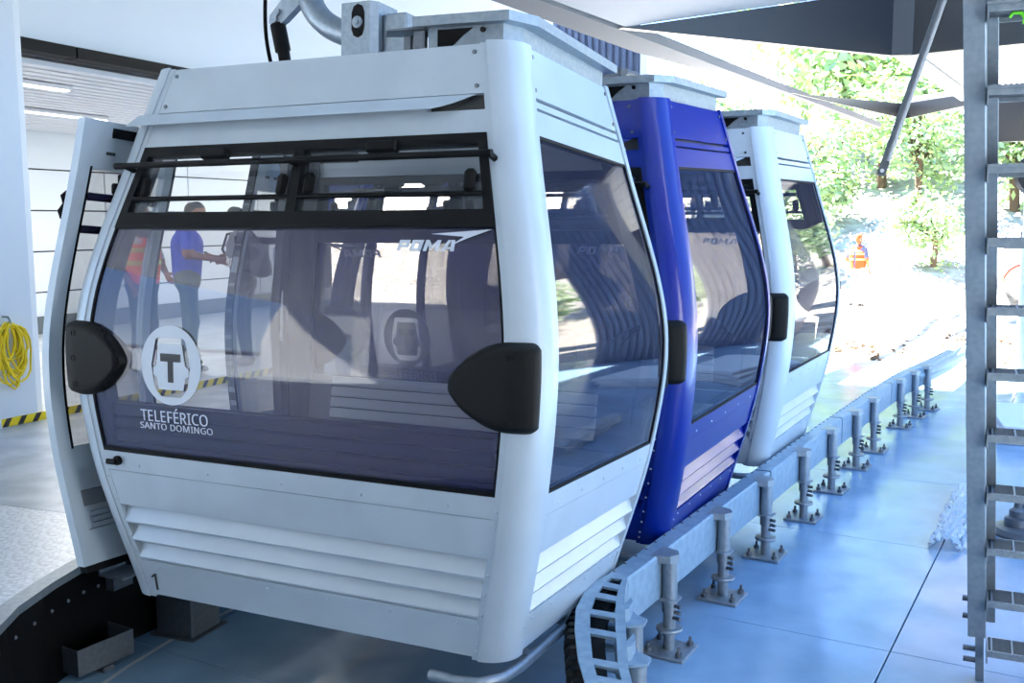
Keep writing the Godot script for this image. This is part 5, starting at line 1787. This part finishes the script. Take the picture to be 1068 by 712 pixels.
func build_clutter() -> void:
	var rng := RandomNumberGenerator.new()
	rng.seed = 77
	# crumpled plastic roll on the floor
	var rl := thing("plastic_roll", "crumpled roll of clear plastic sheeting lying on the floor left of the stair", "plastic sheeting")
	var mb := MB.new()
	var go := []
	for i in 41:
		var q := i / 40.0
		var c := Vector3(lerpf(2.245, 2.37, q), 0.0, lerpf(-2.78, -4.3, q))
		var row := []
		for k in 19:
			var th := PI * k / 18.0
			var r := 0.075 + rng.randf_range(-0.012, 0.012) + 0.012 * sin(k * 2.1 + i * 0.35)
			row.append(c + Vector3(cos(th) * r * 1.15, sin(th) * r + 0.003, rng.randf_range(-0.01, 0.01)))
		go.append(row)
	mb.sheet(go, [], Vector3.UP)
	put(mb, "sheeting", M.plastic, rl)
	mb = MB.new()
	go = []
	var nz := FastNoiseLite.new()
	nz.seed = 12
	nz.frequency = 2.2
	for i in 25:
		var row := []
		for k in 25:
			var x := lerpf(2.34, 2.49, k / 24.0) + 0.02 * sin(i * 0.9)
			var z := lerpf(-2.84, -4.2, i / 24.0) + 0.02 * sin(k * 1.3)
			row.append(Vector3(x, 0.008 + 0.02 * absf(nz.get_noise_2d(x * 3.0, z * 3.0)), z))
		go.append(row)
	mb.sheet(go, [], Vector3.UP)
	put(mb, "loose_sheet", M.plastic, rl)
	# white sheets stacked behind the stair
	for i in 3:
		var bd := thing("white_sheet", ["lowest of the white sheets stacked on the floor behind the stair", "middle one of the white sheets stacked behind the stair", "topmost white sheet of the stack behind the stair, turned slightly"][i], "sheet", Vector3(2.95 + 0.02 * i, 0.03 + 0.062 * i, -6.9), 0.08 * i - 0.05, "stacked white sheets")
		mb = MB.new()
		mb.box(Vector3.ZERO, Vector3(0.85, 0.06, 1.3), Basis(), 0.008)
		put(mb, "panel", M.board, bd)
	# motor on a round base
	var mo := thing("motor_unit", "dark electric motor on a round steel base, lying on plastic behind the stair", "motor", Vector3(2.74, 0, -3.35))
	mb = MB.new()
	mb.lathe(Vector3.ZERO, [Vector2(0.0, 0.0), Vector2(0.21, 0.0), Vector2(0.22, 0.02), Vector2(0.20, 0.05), Vector2(0.12, 0.06), Vector2(0, 0.06)], 28)
	put(mb, "base", M.galv_dark, mo)
	mb = MB.new()
	mb.lathe(Vector3(-0.06, 0.06, 0), [Vector2(0.09, 0.0), Vector2(0.085, 0.05), Vector2(0.06, 0.06), Vector2(0.06, 0.10), Vector2(0.035, 0.12), Vector2(0.03, 0.17), Vector2(0, 0.17)], 20)
	put(mb, "hub", M.galv_dark, mo)
	mb = MB.new()
	mb.cyl(Vector3(0.02, 0.17, -0.02), Vector3(0.42, 0.20, -0.08), 0.10, 22)
	put(mb, "housing", M.motor, mo)
	for k in 7:
		mb = MB.new()
		var q := k / 7.0
		var c := Vector3(0.05, 0.172, -0.025).lerp(Vector3(0.40, 0.198, -0.077), q)
		mb.cyl(c, c + Vector3(0.010, 0.001, -0.0015), 0.112, 22)
		put(mb, "cooling_fin", M.motor, mo)
	# traffic cone on the platform near the camera, mirrored in the front window
	var co := thing("traffic_cone", "orange traffic cone with white band, mirrored in the front window", "traffic cone", Vector3(-1.75, 0.5, 6.1))
	mb = MB.new()
	mb.box(Vector3(0, 0.02, 0), Vector3(0.36, 0.04, 0.36), Basis(), 0.01)
	put(mb, "base", M.orange, co)
	mb = MB.new()
	mb.lathe(Vector3.ZERO, [Vector2(0.14, 0.04), Vector2(0.098, 0.32)], 24)
	mb.lathe(Vector3.ZERO, [Vector2(0.058, 0.58), Vector2(0.035, 0.72), Vector2(0, 0.72)], 24)
	put(mb, "cone", M.orange, co)
	mb = MB.new()
	mb.lathe(Vector3.ZERO, [Vector2(0.100, 0.32), Vector2(0.060, 0.58)], 24)
	put(mb, "white_band", M.decal, co)
